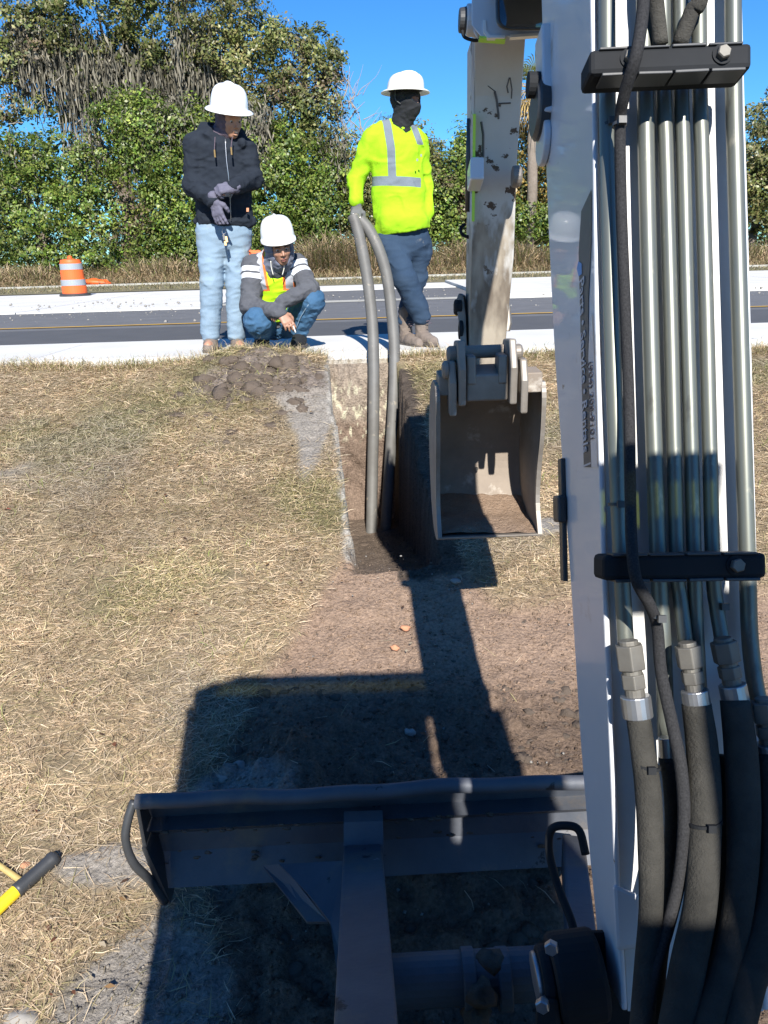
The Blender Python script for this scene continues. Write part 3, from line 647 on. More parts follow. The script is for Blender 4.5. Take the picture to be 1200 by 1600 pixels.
# braided wiring hose in front of the tubes
tube_px('braided_hose', [(1008, -330, .94), (1006, -40, .935), (1003, 30, .932), (993, 90, .93), (975, 150, .96), (969, 200, .985), (971, 330, 1.0), (977, 480, 1.0), (983, 640, 1.0), (985, 780, .985), (987, 850, .95), (994, 905, .935), (1015, 945, .95), (1027, 980, .97), (1033, 1050, .98), (1050, 1130, .975), (1064, 1200, .965), (1069, 1280, .96), (1062, 1370, .955), (1043, 1450, .95), (1020, 1530, .94), (1005, 1640, .93)], [18, 19, 19, 18, 18, 18, 18, 18, 19, 20, 20, 20, 20], MT['braid'], n=16)
# fittings and sleeved hoses
def ring_px(name, c1, c2, wpx, m, n=6, parent=boom, bev=.0015):
    a = P(*c1); b = P(*c2); r = wpx/2*c1[2]/FPX
    return G().tube([a, b], [r, r], n).make(name, m, parent, smooth=False, bevel=bev)
def fitting(x0, y0, x1, y1, d, w):         # union nut, jam nut, ferrule along a short line
    L = lambda t: (x0+(x1-x0)*t, y0+(y1-y0)*t, d)
    ring_px('union_nut', L(0), L(.34), w*.92, MT['zinc_dull'])
    ring_px('jam_nut', L(.40), L(.60), w*.78, MT['zinc_dull'])
    ring_px('nut_neck', L(-.06), L(.8), w*.62, MT['zinc_dull'], 16)
    ring_px('ferrule', L(.70), L(1.), w*.93, MT['steel'], 20)
fitting(982, 1007, 997, 1121, 1.0, 50)
tube_px('sleeved_hose', [(996, 1112, 1.0), (1004, 1170, .99), (1013, 1240, .98), (1017, 1330, .97), (1017, 1420, .96), (1010, 1510, .95), (1000, 1640, .93)], [38, 38, 41, 40, 36, 36, 36], MT['hose'], n=18)
fitting(1074, 1009, 1090, 1107, .985, 45)
tube_px('sleeved_hose', [(1088, 1100, .985), (1096, 1160, .98), (1101, 1240, .965), (1100, 1330, .95), (1093, 1420, .935), (1075, 1510, .92), (1052, 1640, .90)], [46, 50, 51, 49, 49, 52, 54], MT['hose'], n=20)
fitting(1130, 1002, 1150, 1098, .985, 45)
tube_px('sleeved_hose', [(1148, 1094, .985), (1158, 1180, .97), (1162, 1280, .955), (1158, 1380, .935), (1142, 1480, .92), (1115, 1570, .90), (1090, 1660, .88)], [46, 52, 52, 46, 44, 44, 44], MT['hose'], n=20)
tube_px('sleeved_hose', [(1041, 1183, 1.01), (1049, 1230, 1.005), (1050, 1300, 1.0), (1044, 1400, .99), (1030, 1500, .98), (1018, 1640, .96)], [24, 26, 23, 26, 25, 25], MT['hose'], n=16)
ring_px('ferrule', (1040, 1152, 1.01), (1042, 1186, 1.01), 23, MT['steel'], 20)
tube_px('sleeved_hose', [(1120, 1180, 1.0), (1130, 1270, .99), (1130, 1370, .975), (1112, 1480, .96), (1080, 1580, .94), (1060, 1660, .93)], [28, 30, 32, 32, 34, 34], MT['hose'], n=16)
fitting(1194, 1096, 1205, 1190, .98, 46)
tube_px('sleeved_hose', [(1204, 1180, .98), (1212, 1260, .96), (1210, 1360, .94), (1192, 1460, .92), (1165, 1550, .90), (1140, 1660, .88)], [50, 54, 52, 48, 50, 50], MT['hose'], n=20)
def zip_tie(name, c, wpx, tilt=0, m='black_plastic'):
    a = P(*c); r = wpx/2*c[2]/FPX; ax = nrm(-cu+cr*tilt)
    g = G().lathe(a-ax*.002, ax, [(r*.98, 0), (r*1.06, 0), (r*1.06, .004), (r*.98, .004)], 28)
    g.obox(a+cr*0-WF*(r+.003), [cr, cu, WF], [.005, .0045, .003]); return g.make(name, MT[m], boom)
zip_tie('cable_tie', (952, 197, td), 27.5, .1); zip_tie('cable_tie', (968, 195, .985), 21)
zip_tie('cable_tie', (965, 788, td), 28); zip_tie('cable_tie', (1100, 1283, .957), 51, .15, 'clamp'); zip_tie('cable_tie', (1010, 1196, .987), 41, -.15, 'clamp'); zip_tie('cable_tie', (1029, 965, .958), 21, -.2); zip_tie('cable_tie', (1126, 946, td), 24)

# nose of the boom with work light
vd = nrm(-cu+WF*.15)
nz = G()
nz.prism(poly_px([(737, -60), (868, -60), (868, 34), (862, 56), (752, 58), (737, 40)], 2.02), poly_px([(737, -60), (868, -60), (868, 34), (862, 56), (752, 58), (737, 40)], 2.05))
nz.make('nose_plate', MT['white_paint'], boom, bevel=.003)
for a, b in (((738, -60), (747, 62)), ((846, -60), (858, 70))):
    q = [(a[0], a[1]), (b[0]+3, a[1]), (b[0], b[1]), (a[0]+2, b[1]-12)]
    G().prism(poly_px(q, 2.06), poly_px(q, 2.30)).make('nose_cheek', MT['white_paint'], boom, bevel=.003)
G().ext(poly_px([(755, 31), (759, 31), (760, 48), (766, 55), (789, 55), (789, 59), (762, 59), (755, 49)], 2.015), WF*.012-cu*0).make('nose_lip', MT['hat'], boom)  # extra-white strips added to paint the sunlit edges of the nose plate
G().ext(poly_px([(797, 54), (855, 50), (855, 54.5), (797, 58.5)], 2.015), WF*.012).make('nose_lip', MT['hat'], boom)
G().ext(poly_px([(749, 56), (790, 59), (790, 62), (749, 59)], 2.02), WF*.02).make('hi_vis_strip', MT['lime'], boom)
G().ext(poly_px([(846, 55), (862, 55), (862, 61), (846, 61)], 2.02), WF*.02).make('hi_vis_strip', MT['lime'], boom)
wl_ = G(); pr_ = []
cxp, cyp, hw, hh = 827, 5, 53, 43
for k in range(32):
    t = 2*math.pi*k/32; ex = .38
    x = abs(math.cos(t))**ex*hw*(1 if math.cos(t) > 0 else -1); y = abs(math.sin(t))**ex*hh*(1 if math.sin(t) > 0 else -1); pr_.append((x, y))
ringsd = [(1.0, 1.98), (1.0, 1.90), (.93, 1.885), (.88, 1.89)]
V = [P(cxp+x*s, cyp+y*s, d) for s, d in ringsd for x, y in pr_]; n = 32
wl_.add(V, [[i*n+k, i*n+(k+1) % n, (i+1)*n+(k+1) % n, (i+1)*n+k] for i in range(3) for k in range(n)]+[list(range(n))])
wl_.make('work_light', MT['black_plastic'], boom, smooth=True)
lz = G(); V = [P(cxp+x*s, cyp+y*s, d) for s, d in [(.88, 1.889), (.6, 1.882), (.3, 1.879)] for x, y in pr_]
lz.add(V, [[i*n+k, i*n+(k+1) % n, (i+1)*n+(k+1) % n, (i+1)*n+k] for i in range(2) for k in range(n)]+[list(range(2*n, 3*n))]); lz.make('light_lens', MT['lens'], boom, smooth=True)
G().cyl(P(728, 32, 2.15), P(746, 32, 2.15), .040, 24).make('pin_boss', MT['white_paint'], boom, bevel=.004)
G().cyl(P(717, 32, 2.15), P(730, 32, 2.15), .030, 24, .034).make('pin_cap', MT['black_plastic'], boom, bevel=.003)
tube_px('hose_guard_loop', [(722, 48, 2.12), (726, 58, 2.12), (740, 63, 2.12), (750, 62, 2.12)], 5, MT['clamp'])

# ---- arm (stick)
AR = [(45, 2.28, 741, 822), (150, 2.40, 741, 815), (250, 2.5, 741, 808), (400, 2.68, 737, 803), (560, 2.88, 732, 788), (584, 2.91, 733, 785)]
thk = [.20, .22, .22, .19, .13, .11]
g = G()
nrm_dir = nrm(WF+cu*.25)
loft(g, [[P(a0, y0, d0), P(b0, y0, d0), P(b0, y0, d0)+nrm_dir*t0, P(a0, y0, d0)+nrm_dir*t0] for (y0, d0, a0, b0), t0 in zip(AR, thk)])
def armmat():
    m = mat('arm_paint', (.55, .54, .52), .5, c2=(.46, .44, .40), sc=7, amt=.5, bump=.25, bsc=40, dist=.003, spots=[((.075, .05, .035), 9, .60, .012), ((.05, .045, .04), 40, .72, .02)])
    N = m.node_tree.nodes; L = m.node_tree.links; b = N['Principled BSDF']; src = b.inputs['Base Color'].links[0].from_socket
    tc = N.new('ShaderNodeTexCoord'); sp = N.new('ShaderNodeSeparateXYZ'); L.new(tc.outputs['Object'], sp.inputs[0])
    nz_ = N.new('ShaderNodeTexNoise'); nz_.inputs['Scale'].default_value = 16; nz_.inputs['Detail'].default_value = 6; mp = N.new('ShaderNodeMapping'); mp.inputs['Scale'].default_value = (1, 1, .25); L.new(tc.outputs['Object'], mp.inputs[0]); L.new(mp.outputs[0], nz_.inputs['Vector'])
    ad = N.new('ShaderNodeMath'); ad.operation = 'MULTIPLY_ADD'; ad.inputs[1].default_value = 1.1; L.new(nz_.outputs[0], ad.inputs[0]); mu = N.new('ShaderNodeMath'); mu.operation = 'MULTIPLY'; mu.inputs[1].default_value = -1; L.new(sp.outputs[2], mu.inputs[0]); L.new(mu.outputs[0], ad.inputs[2])
    r = N.new('ShaderNodeMapRange'); r.inputs[1].default_value = -.02; r.inputs[2].default_value = .10; L.new(ad.outputs[0], r.inputs[0])
    x = N.new('ShaderNodeMix'); x.data_type = 'RGBA'; L.new(r.outputs[0], x.inputs[0]); L.new(src, x.inputs[6]); 
    n3 = N.new('ShaderNodeTexNoise'); n3.inputs['Scale'].default_value = 18; n3.inputs['Detail'].default_value = 8; L.new(mp.outputs[0], n3.inputs['Vector'])
    cr_ = N.new('ShaderNodeValToRGB'); cr_.color_ramp.elements[0].position = .35; cr_.color_ramp.elements[0].color = (.16, .13, .10, 1); cr_.color_ramp.elements[1].position = .62; cr_.color_ramp.elements[1].color = (.40, .345, .27, 1); L.new(n3.outputs[0], cr_.inputs[0]); L.new(cr_.outputs[0], x.inputs[7])
    L.new(x.outputs[2], b.inputs['Base Color']); return m
arm = g.make('arm', armmat(), EX, bevel=.004)
# bare strip, scratches, lugs and side hardware
def band_px(name, pts, d, t, m, parent=arm, **kw): return G().ext(poly_px(pts, d), WF*t).make(name, m, parent, **kw)
G().prism([P(737, 62, 2.31), P(741, 62, 2.31), P(741, 180, 2.43), P(737, 180, 2.43)], [P(737, 62, 2.5), P(741, 62, 2.5), P(741, 180, 2.6), P(737, 180, 2.6)]).make('side_rail', MT['white_paint'], arm)
G().prism([P(739, 178, 2.40), P(743.5, 178, 2.40), P(741.5, 346, 2.60), P(737, 346, 2.60)], [P(739, 178, 2.45), P(743.5, 178, 2.45), P(741.5, 346, 2.65), P(737, 346, 2.65)]).make('hi_vis_strip', MT['lime'], arm)
G().tube([P(735, 185, 2.55), P(733, 260, 2.62), P(732, 330, 2.7)], .012, 10).make('arm_cylinder', MT['black_plastic'], arm, smooth=True)
G().obox(P(743, 273, 2.50), [cr, cu, WF], [.022, .036, .05]).make('lug_block', MT['white_paint'], arm, bevel=.006)
G().cyl(P(735, 276, 2.50), P(740, 276, 2.50), .024, 20).make('pin_cap', MT['zinc_dull'], arm, bevel=.003)
G().lathe(P(800, 276, 2.47), cr, [(0, 0), (.032, 0), (.034, .022), (.026, .03), (0, .03)], 20).make('pin_boss', MT['bucket_edge'], arm, bevel=.003)
G().tube(smooth_path([P(803, 150, 2.44), P(804, 200, 2.48), P(802, 250, 2.52)], 5), [.012]*11, 8).make('weld_bead', MT['bucket_edge'], arm, smooth=True)
G().tube(smooth_path([P(727, 350, 2.75), P(720, 356, 2.75), P(722, 366, 2.75), P(733, 371, 2.75)], 5), .006, 8).make('lifting_hook', MT['clamp'], arm, smooth=True)
# scratches through the paint: thin raised-burr marks
def scratch(pts, dy, wdt=3.):
    p = []
    for x, y in pts:
        d = np.interp(y, [a[0] for a in AR], [a[1] for a in AR]); p.append(P(x, y, d-.0008))
    G().tube(p, wdt*.7*2.4/FPX, 6).make('paint_scratch', MT['decal_gray'], arm)
scratch([(773, 143), (776, 155), (779, 180), (779, 186)], 0, 2.6); scratch([(779, 162), (798, 161)], 0, 1.8); scratch([(796, 121), (792, 135), (794, 145)], 0, 1.6); scratch([(797, 121), (800, 140), (799, 154)], 0, 1.4); scratch([(752, 190), (755, 210), (755, 245)], 0, 3)
scratch([(762, 134), (774, 143)], 0, 1)
# linkage, left and right, at the lower end
lk = []
def plate_px(name, pts, d, t, m=MT['bucket'], parent=arm): return G().ext(poly_px(pts, d), WF*t).make(name, m, parent, bevel=.003)
def sidelink(name, pts, d0, depth, xoff, m=MT['bucket'], parent=arm):     # a plate seen nearly edge-on: thin across, deep away
    return G().prism(poly_px(pts, d0), poly_px([(x+xoff, y) for x, y in pts], d0+depth)).make(name, m, parent, bevel=.003)
sidelink('bucket_link', [(717, 458), (724, 462), (728, 495), (729, 560), (722, 560), (716, 500), (712, 470)], 2.84, .11, 4)
G().lathe(P(721, 480, 2.86), -cr, [(0, 0), (.030, 0), (.030, .02), (.024, .028), (0, .028)], 20).make('link_pin', MT['clamp'], arm, bevel=.003)
G().lathe(P(722, 515, 2.86), -cr, [(0, -.01), (.036, 0), (.036, .012), (0, .014)], 20).make('link_pin', MT['clamp'], arm, bevel=.003)
sidelink('bucket_link', [(788, 470), (796, 478), (798, 505), (795, 518), (787, 516)], 2.86, .10, 2, MT['bucket_edge'])
G().lathe(P(727, 560, 2.90), -cr, [(0, -.02), (.05, 0), (.05, .012), (0, .014)], 24).make('link_plate', MT['bucket'], arm, bevel=.003)

# ---- bucket hanging open towards the operator
bk = empty('bucket', P(762, 838, 2.75), parent=EX)
bl0, br0 = P(676, 622, 2.86), P(838, 600, 2.86)
axb = nrm(P(845, 832, 2.75)-P(690, 838, 2.75)); wB = .345
# profile in the plane across the bucket: (away, up) metres from the lip, lip at (0,0) curling up the back to the top lug plate
KB = 1.10
prof = [(0, 0), (.10, -.035), (.20, -.035), (.29, .015), (.345, .10), (.365, .20), (.35, .30), (.30, .39), (.22, .45), (.14, .475)]
lipC = P(765, 836, 2.72)
fwb = nrm(np.array([0, 1, 0])-axb*axb[1]); upb = np.cross(axb, fwb)
def BP(s, a, u): return lipC+axb*s+fwb*a*1.1+upb*u*KB
def bprof(n=6): return smooth_path([(0, a, b) for a, b in prof], 4)[:, 1:]
pf = bprof(); half = wB/2; t = .008
g = G(); n = len(pf)
dv = np.gradient(pf, axis=0); nn_ = np.stack([dv[:, 1], -dv[:, 0]], 1); nn_ /= np.linalg.norm(nn_, axis=1)[:, None]
po = pf+nn_*t
for i in range(n-1):
    g.prism([BP(-half, *pf[i]), BP(half, *pf[i]), BP(half, *pf[i+1]), BP(-half, *pf[i+1])], [BP(-half, *po[i]), BP(half, *po[i]), BP(half, *po[i+1]), BP(-half, *po[i+1])])
g.make('bucket_shell', MT['bucket'], bk, smooth=False)
# side plates: fill between profile and a front edge line
front = [(0, .0), (.05, .09), (.045, .20), (.01, .32), (0, .44), (.02, .485)]
for s in (-1, 1):
    fr = np.array(front); fi = np.array([[np.interp(k, np.linspace(0, 1, len(fr)), fr[:, 0]), np.interp(k, np.linspace(0, 1, len(fr)), fr[:, 1])] for k in np.linspace(0, 1, n)])
    g = G(); x0, x1 = (half, half+.009) if s > 0 else (-half-.009, -half)
    for i in range(n-1):
        q = [BP(x0, *po[i]), BP(x0, *po[i+1]), BP(x0, *fi[i+1]), BP(x0, *fi[i])]; q2 = [BP(x1, *po[i]), BP(x1, *po[i+1]), BP(x1, *fi[i+1]), BP(x1, *fi[i])]
        g.prism(q2, q) if s > 0 else g.prism(q2, q)
    g.make('side_plate', MT['bucket'], bk)
    e = G(); sm_ = smooth_path([(0, a, b) for a, b in front], 4)[:, 1:]
    for i in range(len(sm_)-1):
        e.prism([BP(x0-.003, sm_[i][0]-.012, sm_[i][1]), BP(x1+.003, sm_[i][0]-.012, sm_[i][1]), BP(x1+.003, sm_[i+1][0]-.012, sm_[i+1][1]), BP(x0-.003, sm_[i+1][0]-.012, sm_[i+1][1])],
                [BP(x0-.003, sm_[i][0]+.012, sm_[i][1]), BP(x1+.003, sm_[i][0]+.012, sm_[i][1]), BP(x1+.003, sm_[i+1][0]+.012, sm_[i+1][1]), BP(x0-.003, sm_[i+1][0]+.012, sm_[i+1][1])])
    e.make('side_cutter', MT['bucket_edge'], bk)
g = G().prism([BP(-half-.01, -.012, -.004), BP(half+.01, -.012, -.004), BP(half+.01, .06, -.024), BP(-half-.01, .06, -.024)], [BP(-half-.01, -.012, .002), BP(half+.01, -.012, .002), BP(half+.01, .06, -.010), BP(-half-.01, .06, -.010)])
g.make('cutting_edge', MT['bucket_edge'], bk, bevel=.001)
# top bar, lugs, coupler
G().prism([BP(-half, .0, .455), BP(half, .0, .455), BP(half, .10, .465), BP(-half, .10, .465)], [BP(-half, .0, .515), BP(half, .0, .515), BP(half, .10, .52), BP(-half, .10, .52)]).make('top_bar', MT['bucket'], bk, bevel=.004)
for s in (-.142, -.112, .055, .092):
    if s in (-.142, .092): q = [(-.045, .40), (.02, .40), (.06, .48), (.04, .56), (-.02, .56), (-.05, .50)]
    else: q = [(-.05, .43), (.03, .43), (.12, .50), (.13, .57), (.09, .61), (-.02, .62), (-.06, .54)]
    G().prism([BP(s, *k) for k in q], [BP(s+.024, *k) for k in q]).make('bucket_lug', MT['bucket_edge'] if s > 0 else MT['bucket'], bk, bevel=.006)
for s in (-.128, -.128):
    pass
G().lathe(BP(-.142, -.01, .535), -axb, [(0, 0), (.030, 0), (.030, .012), (.022, .02), (0, .02)], 18).make('pin_head', MT['bucket'], bk, bevel=.002)
G().lathe(BP(-.112, .03, .575), -axb, [(0, 0), (.028, 0), (.028, .022), (.02, .03), (0, .03)], 18).make('pin_head', MT['bucket'], bk, bevel=.002)
G().lathe(BP(.079, .03, .575), axb, [(0, 0), (.026, 0), (.026, .022), (.02, .03), (0, .03)], 18).make('pin_head', MT['bucket_edge'], bk, bevel=.002)
g = G().prism([BP(-.084, -.03, .44), BP(.052, -.03, .44), BP(.052, .06, .44), BP(-.084, .06, .44)], [BP(-.084, -.03, .52), BP(.052, -.03, .52), BP(.052, .06, .54), BP(-.084, .06, .54)])
for s in (-.083, .02): g.prism([BP(s, -.035, .49), BP(s+.03, -.035, .49), BP(s+.03, .06, .49), BP(s, .06, .49)], [BP(s, -.03, .575), BP(s+.03, -.03, .575), BP(s+.03, .04, .575), BP(s, .04, .575)])
g.make('coupler_block', MT['bucket_edge'], bk, bevel=.006)
G().cyl(BP(-.11, .07, .575), BP(.07, .07, .575), .022, 16).make('bucket_pin', MT['bucket'], bk, bevel=.002)
G().lathe(BP(.0, .345, .13)-np.array([0, .012, 0]), -fwb, [(0, 0), (.008, 0), (.007, .004), (0, .004)], 10).make('rivet', MT['bucket_edge'], bk)
# soil lying in the bucket
def bsoil():
    xs = np.linspace(-half+.002, half-.002, 40); aa = np.linspace(.012, .325, 40); XX, AA = np.meshgrid(xs, aa)
    q = xyz(XX*1., AA); U = np.interp(AA, [0, .06, .2, .325], [.002, .008, .012, .045])+(fbm(q, 25, 3, 7)-.5)*.02-.004*np.sin(XX*9)
    V = np.array([BP(x, a, u) for x, a, u in zip(XX.ravel(), AA.ravel(), U.ravel())]); ii, jj = np.meshgrid(np.arange(39), np.arange(39)); a = (jj*40+ii).ravel()
    mesh('bucket_soil', V, np.stack([a, a+1, a+41, a+40], 1), MT['soil'], smooth=True, label='brown soil lying in the mouth of the digging bucket', cat='soil heap')
bsoil()

# ---- dozer blade
blade = empty('dozer_blade', Q(560, 1400, 1.76), parent=EX)
tL, tR = Q(205, 1253, 1.74), Q(1275, 1200, 1.82); axd = nrm(tR-tL); LD = np.linalg.norm(tR-tL)
nD = nrm(np.array([0, -1, 0])+axd*axd[1]); uD = np.cross(nD, axd)*1.; uD = uD if uD[2] > 0 else -uD
def DP(s, back, up): return tL+axd*s+nD*back+uD*up
pfD = [(0.0, .0), (-.045, -.06), (-.07, -.14), (-.055, -.22), (0.0, -.30)]
g = G()
for (a0, u0), (a1, u1) in zip(pfD[:-1], pfD[1:]):
    g.prism([DP(.02, a0, u0), DP(LD, a0, u0), DP(LD, a1, u1), DP(.02, a1, u1)], [DP(.02, a0-.012, u0), DP(LD, a0-.012, u0), DP(LD, a1-.012, u1), DP(.02, a1-.012, u1)])
g.make('blade_plate', MT['blue_steel'], blade)
g = G(); prv = None
ss = np.linspace(.02, LD, 40); yb = .004*np.sin(ss*9)+.003*np.sin(ss*23+1)
g.tube([DP(s, .02, .012+y) for s, y in zip(ss, yb)], .021, 10).make('top_rail', MT['blue_steel'], blade, smooth=True)
G().prism([DP(.02, .0, -.10), DP(LD, .0, -.10), DP(LD, -.055, -.155), DP(.02, -.055, -.155)], [DP(.02, -.06, -.10), DP(LD, -.06, -.10), DP(LD, -.075, -.155), DP(.02, -.075, -.155)]).make('stiffener', MT['blue_steel'], blade)
# end plate with hand-sized opening, in two bars
G().tube(smooth_path([DP(.015, .02, .018), DP(-.0, .035, -.02), DP(-.012, .05, -.08), DP(.0, .05, -.16), DP(.03, .03, -.24), DP(.06, .02, -.33)], 6), [.012]*31, 8).make('end_loop', MT['black_plastic'], blade, smooth=True)
G().prism([DP(.02, .03, -.13), DP(.032, .03, -.13), DP(.075, .02, -.335), DP(.055, .02, -.335)], [DP(.02, -.07, -.13), DP(.032, -.07, -.13), DP(.075, -.03, -.335), DP(.055, -.03, -.335)]).make('end_plate', MT['black_plastic'], blade)
G().prism([DP(.02, .03, .0), DP(.03, .03, .0), DP(.03, .02, -.13), DP(.02, .02, -.13)], [DP(.02, -.01, .0), DP(.03, -.01, .0), DP(.03, -.07, -.13), DP(.02, -.07, -.13)]).make('end_plate', MT['black_plastic'], blade)
def beam(name, cT, cB, hw, hh, m=MT['blue_steel'], parent=blade):     # box beam between two points
    d = nrm(cB-cT); side = nrm(np.cross(d, [0, 0, 1])); up = np.cross(side, d)
    return G().obox((cT+cB)/2, [side, up, d], [hw, hh, np.linalg.norm(cB-cT)/2]).make(name, m, parent, bevel=.006)
aT = Q(568, 1300, 1.70); aT2 = Q(576, 1640, 1.02)
beam('push_arm', Q(568, 1345, 1.72), Q(575, 1720, .80), .052, .055)
beam('push_arm', Q(895, 1330, 1.74), Q(925, 1700, .84), .03, .045)
G().ext([Q(537, 1285, 1.74), Q(598, 1283, 1.74), Q(600, 1350, 1.68), Q(537, 1352, 1.68)], (0, .03, .012)).make('arm_gusset', MT['blue_steel'], blade)
G().ext([Q(436, 1350, 1.66), Q(540, 1345, 1.63), Q(542, 1530, 1.28), Q(528, 1530, 1.28), Q(516, 1440, 1.46), Q(480, 1395, 1.56)], (0, .004, -.014)).make('arm_gusset', MT['blue_steel'], blade)
G().ext([Q(410, 1352, 1.70), Q(440, 1350, 1.66), Q(486, 1398, 1.57), Q(512, 1440, 1.48), Q(480, 1440, 1.49)], (0, .004, -.012)).make('arm_gusset', MT['blue_steel'], blade)
G().cyl(Q(600, 1535, 1.20), Q(860, 1520, 1.22), .052, 24).make('cross_tube', MT['blue_steel'], blade, bevel=.004)
for x in (722, 776):
    G().cyl(Q(x, 1530, 1.205), Q(x+20, 1529, 1.205), .060, 24).make('tube_collar', MT['blue_steel'], blade, bevel=.003)
for i, (x, y, r) in enumerate(((752, 1552, .03), (764, 1500, .025), (745, 1585, .03))):
    V_, F_ = lump(Q(x, y, 1.15), r, i+60, 9, 6); mesh('caked_soil', V_, F_, MT['clod'], parent=blade, smooth=True)
g = G()
for k in range(90):
    s_ = random.uniform(.05, LD-.3); u_ = random.choice([-.105, -.295, -.16-.13*random.random()]); V_, F_ = lump(DP(s_, .0 if u_ > -.2 else -.03, u_+random.uniform(-.01, .012)), random.uniform(.003, .008), k % 50, 7, 5, (1.8, .5, .8)); g.add(V_, F_)
g.make('caked_dirt', MT['clod'], blade, smooth=True, kind='stuff')
tube_px('brake_line', [(915, 1335, 1.35), (905, 1298, 1.36), (885, 1290, 1.37), (862, 1296, 1.38), (858, 1330, 1.38), (872, 1385, 1.36), (893, 1440, 1.32), (900, 1480, 1.3)], 13, MT['clamp'], parent=EX)
# ---- swing post with pin housing
post = empty('swing_post', P(905, 1560, 1.15), parent=EX)
G().cyl(P(862, 1530, 1.10), P(938, 1520, 1.10), .060, 32).make('pin_housing', MT['clamp'], post, bevel=.008)
G().cyl(P(842, 1530, 1.10), P(864, 1528, 1.10), .044, 32).make('pin_end', MT['clamp'], post, bevel=.006)
G().cyl(P(835, 1530, 1.10), P(843, 1529, 1.10), .036, 32).make('pin_cover', MT['steel'], post, bevel=.003)
G().lathe(P(862, 1478, 1.03), nrm(-WF-cr*.3), [(0, 0), (.0095, 0), (.0095, .009), (.008, .011), (0, .011)], 6).make('bolt_head', MT['steel'], post)
G().lathe(P(848, 1568, 1.03), nrm(-WF-cr*.3), [(0, -.02), (.0095, 0), (.0095, .009), (.008, .011), (0, .011)], 6).make('bolt_head', MT['steel'], post)
G().prism(poly_px([(880, 1455), (1010, 1450), (1020, 1700), (860, 1700)], 1.12), poly_px([(880, 1455), (1010, 1450), (1020, 1700), (860, 1700)], 1.35)).make('post_casting', MT['clamp'], post, bevel=.015)
G().prism(poly_px([(838, 1555), (875, 1560), (880, 1640), (835, 1640)], 1.05), poly_px([(838, 1555), (875, 1560), (880, 1640), (835, 1640)], 1.2)).make('post_bracket', MT['clamp'], post, bevel=.008)
G().prism(poly_px([(957, 1380), (1003, 1400), (1003, 1480), (963, 1486)], bd-.004), poly_px([(957, 1380), (1003, 1400), (1003, 1480), (963, 1486)], bd+.06)).make('boom_foot', MT['white_paint'], post, bevel=.006)

# ---- cab, house and tracks (behind and around the operator; they throw the shadow on the ground)
ZR = 1.10
SK = .113
def skew(g):
    g.V = [[v[0]-(.05 if v[0] < -.25 else .02 if v[0] > .3 else 0)+SK*(.05-v[1]) if v[1] < .04 else v[0], v[1], v[2]] for v in g.V]; return g
cab = empty('cab', (.05, -.5, -.62), parent=EX)
def cb(name, a, b, m='white_paint', bev=.01): return skew(G().box(a, b)).make(name, MT[m], cab, bevel=bev)
def slab(name, poly, z0, z1, m='white_paint'): return skew(G().ext([(x, y, z0) for x, y in poly], (0, 0, z1-z0))).make(name, MT[m], cab)
slab('roof_front', [(-.33, .10), (.56, .10), (.56, .055), (-.40, .055)], ZR-.012, ZR)
slab('roof_visor', [(-.42, .054), (.56, .054), (.56, -.03), (-.42, -.03)][::-1], ZR-.012, ZR-.008, 'tint')
slab('roof_cross_rail', [(-.45, -.032), (.575, -.032), (.575, -.17), (-.45, -.17)], ZR-.04, ZR)
slab('roof_panel', [(-.45, -.172), (.385, -.172), (.335, -1.35), (-.45, -1.35)], ZR-.04, ZR)
slab('roof_side_rail', [(.49, -.172), (.66, -.172), (.64, -1.35), (.45, -1.35)], ZR-.04, ZR)  # unseen rail, added to keep the outer hoses in shade
slab('roof_rear_rail', [(.358, -.84), (.466, -.84), (.448, -1.35), (.337, -1.35)], ZR-.04, ZR)
slab('roof_corner', [(-.45, .0), (-.42, .054), (-.40, .054), (-.425, -.03), (-.45, -.03)], ZR-.04, ZR-.001)
G().ext([(-.45, -.03, ZR-.05), (-.43, .02, ZR-.09), (-.42, .30, -.60), (-.45, .30, -.60)], (.02, 0, 0)).make('corner_post', MT['black_plastic'], cab)
cb('side_panel', (-.47, -1.35, -.6), (-.45, -.03, ZR-.05)); cb('side_panel', (-.469, -.03, -.6), (-.452, .28, -.25))
cb('rear_panel', (-.45, -1.37, -.6), (.72, -1.352, ZR-.02)); cb('floor_plate', (-.45, -1.3, -.64), (.5, .30, -.60), 'clamp')
cb('seat_back', (-.22, -.75, -.2), (.22, -.62, .45), 'seat', .04); cb('seat_base', (-.22, -.62, -.25), (.22, -.15, -.08), 'seat', .04)
cb('engine_cover', (-.45, -2.0, -.62), (.65, -1.39, .15), 'white_paint', .05); cb('side_tank', (.56, -1.3, -.62), (.75, -.1, -.05), 'white_paint', .04)
for s in (-1, 1):
    tsx = .66 if s > 0 else .40
    tr = empty('track', (s*tsx, -.5, -1.32), parent=EX)
    x0, x1 = (s*tsx-.15, s*tsx+.15); pth = []
    pr2 = [(.86, -1.16), (.93, -1.06), (.93, -.95), (.86, -.86), (-1.8, -.86), (-1.88, -.95), (-1.88, -1.1), (-1.8, -1.2), (.75, -1.22)]
    g = G().prism([(x0, a, b) for a, b in pr2][::-1], [(x1, a, b) for a, b in pr2][::-1]); g.make('rubber_belt', MT['black_plastic'], tr, bevel=.01)
    for k in range(18):
        y = -1.75+k*.14; G().box((x0-.01, y, -.865), (x1+.01, y+.06, -.84)).make('track_lug', MT['black_plastic'], tr)
G().box((-.24, -1.7, -1.15), (.5, .6, -.66)).make('undercarriage', MT['clamp'], EX)

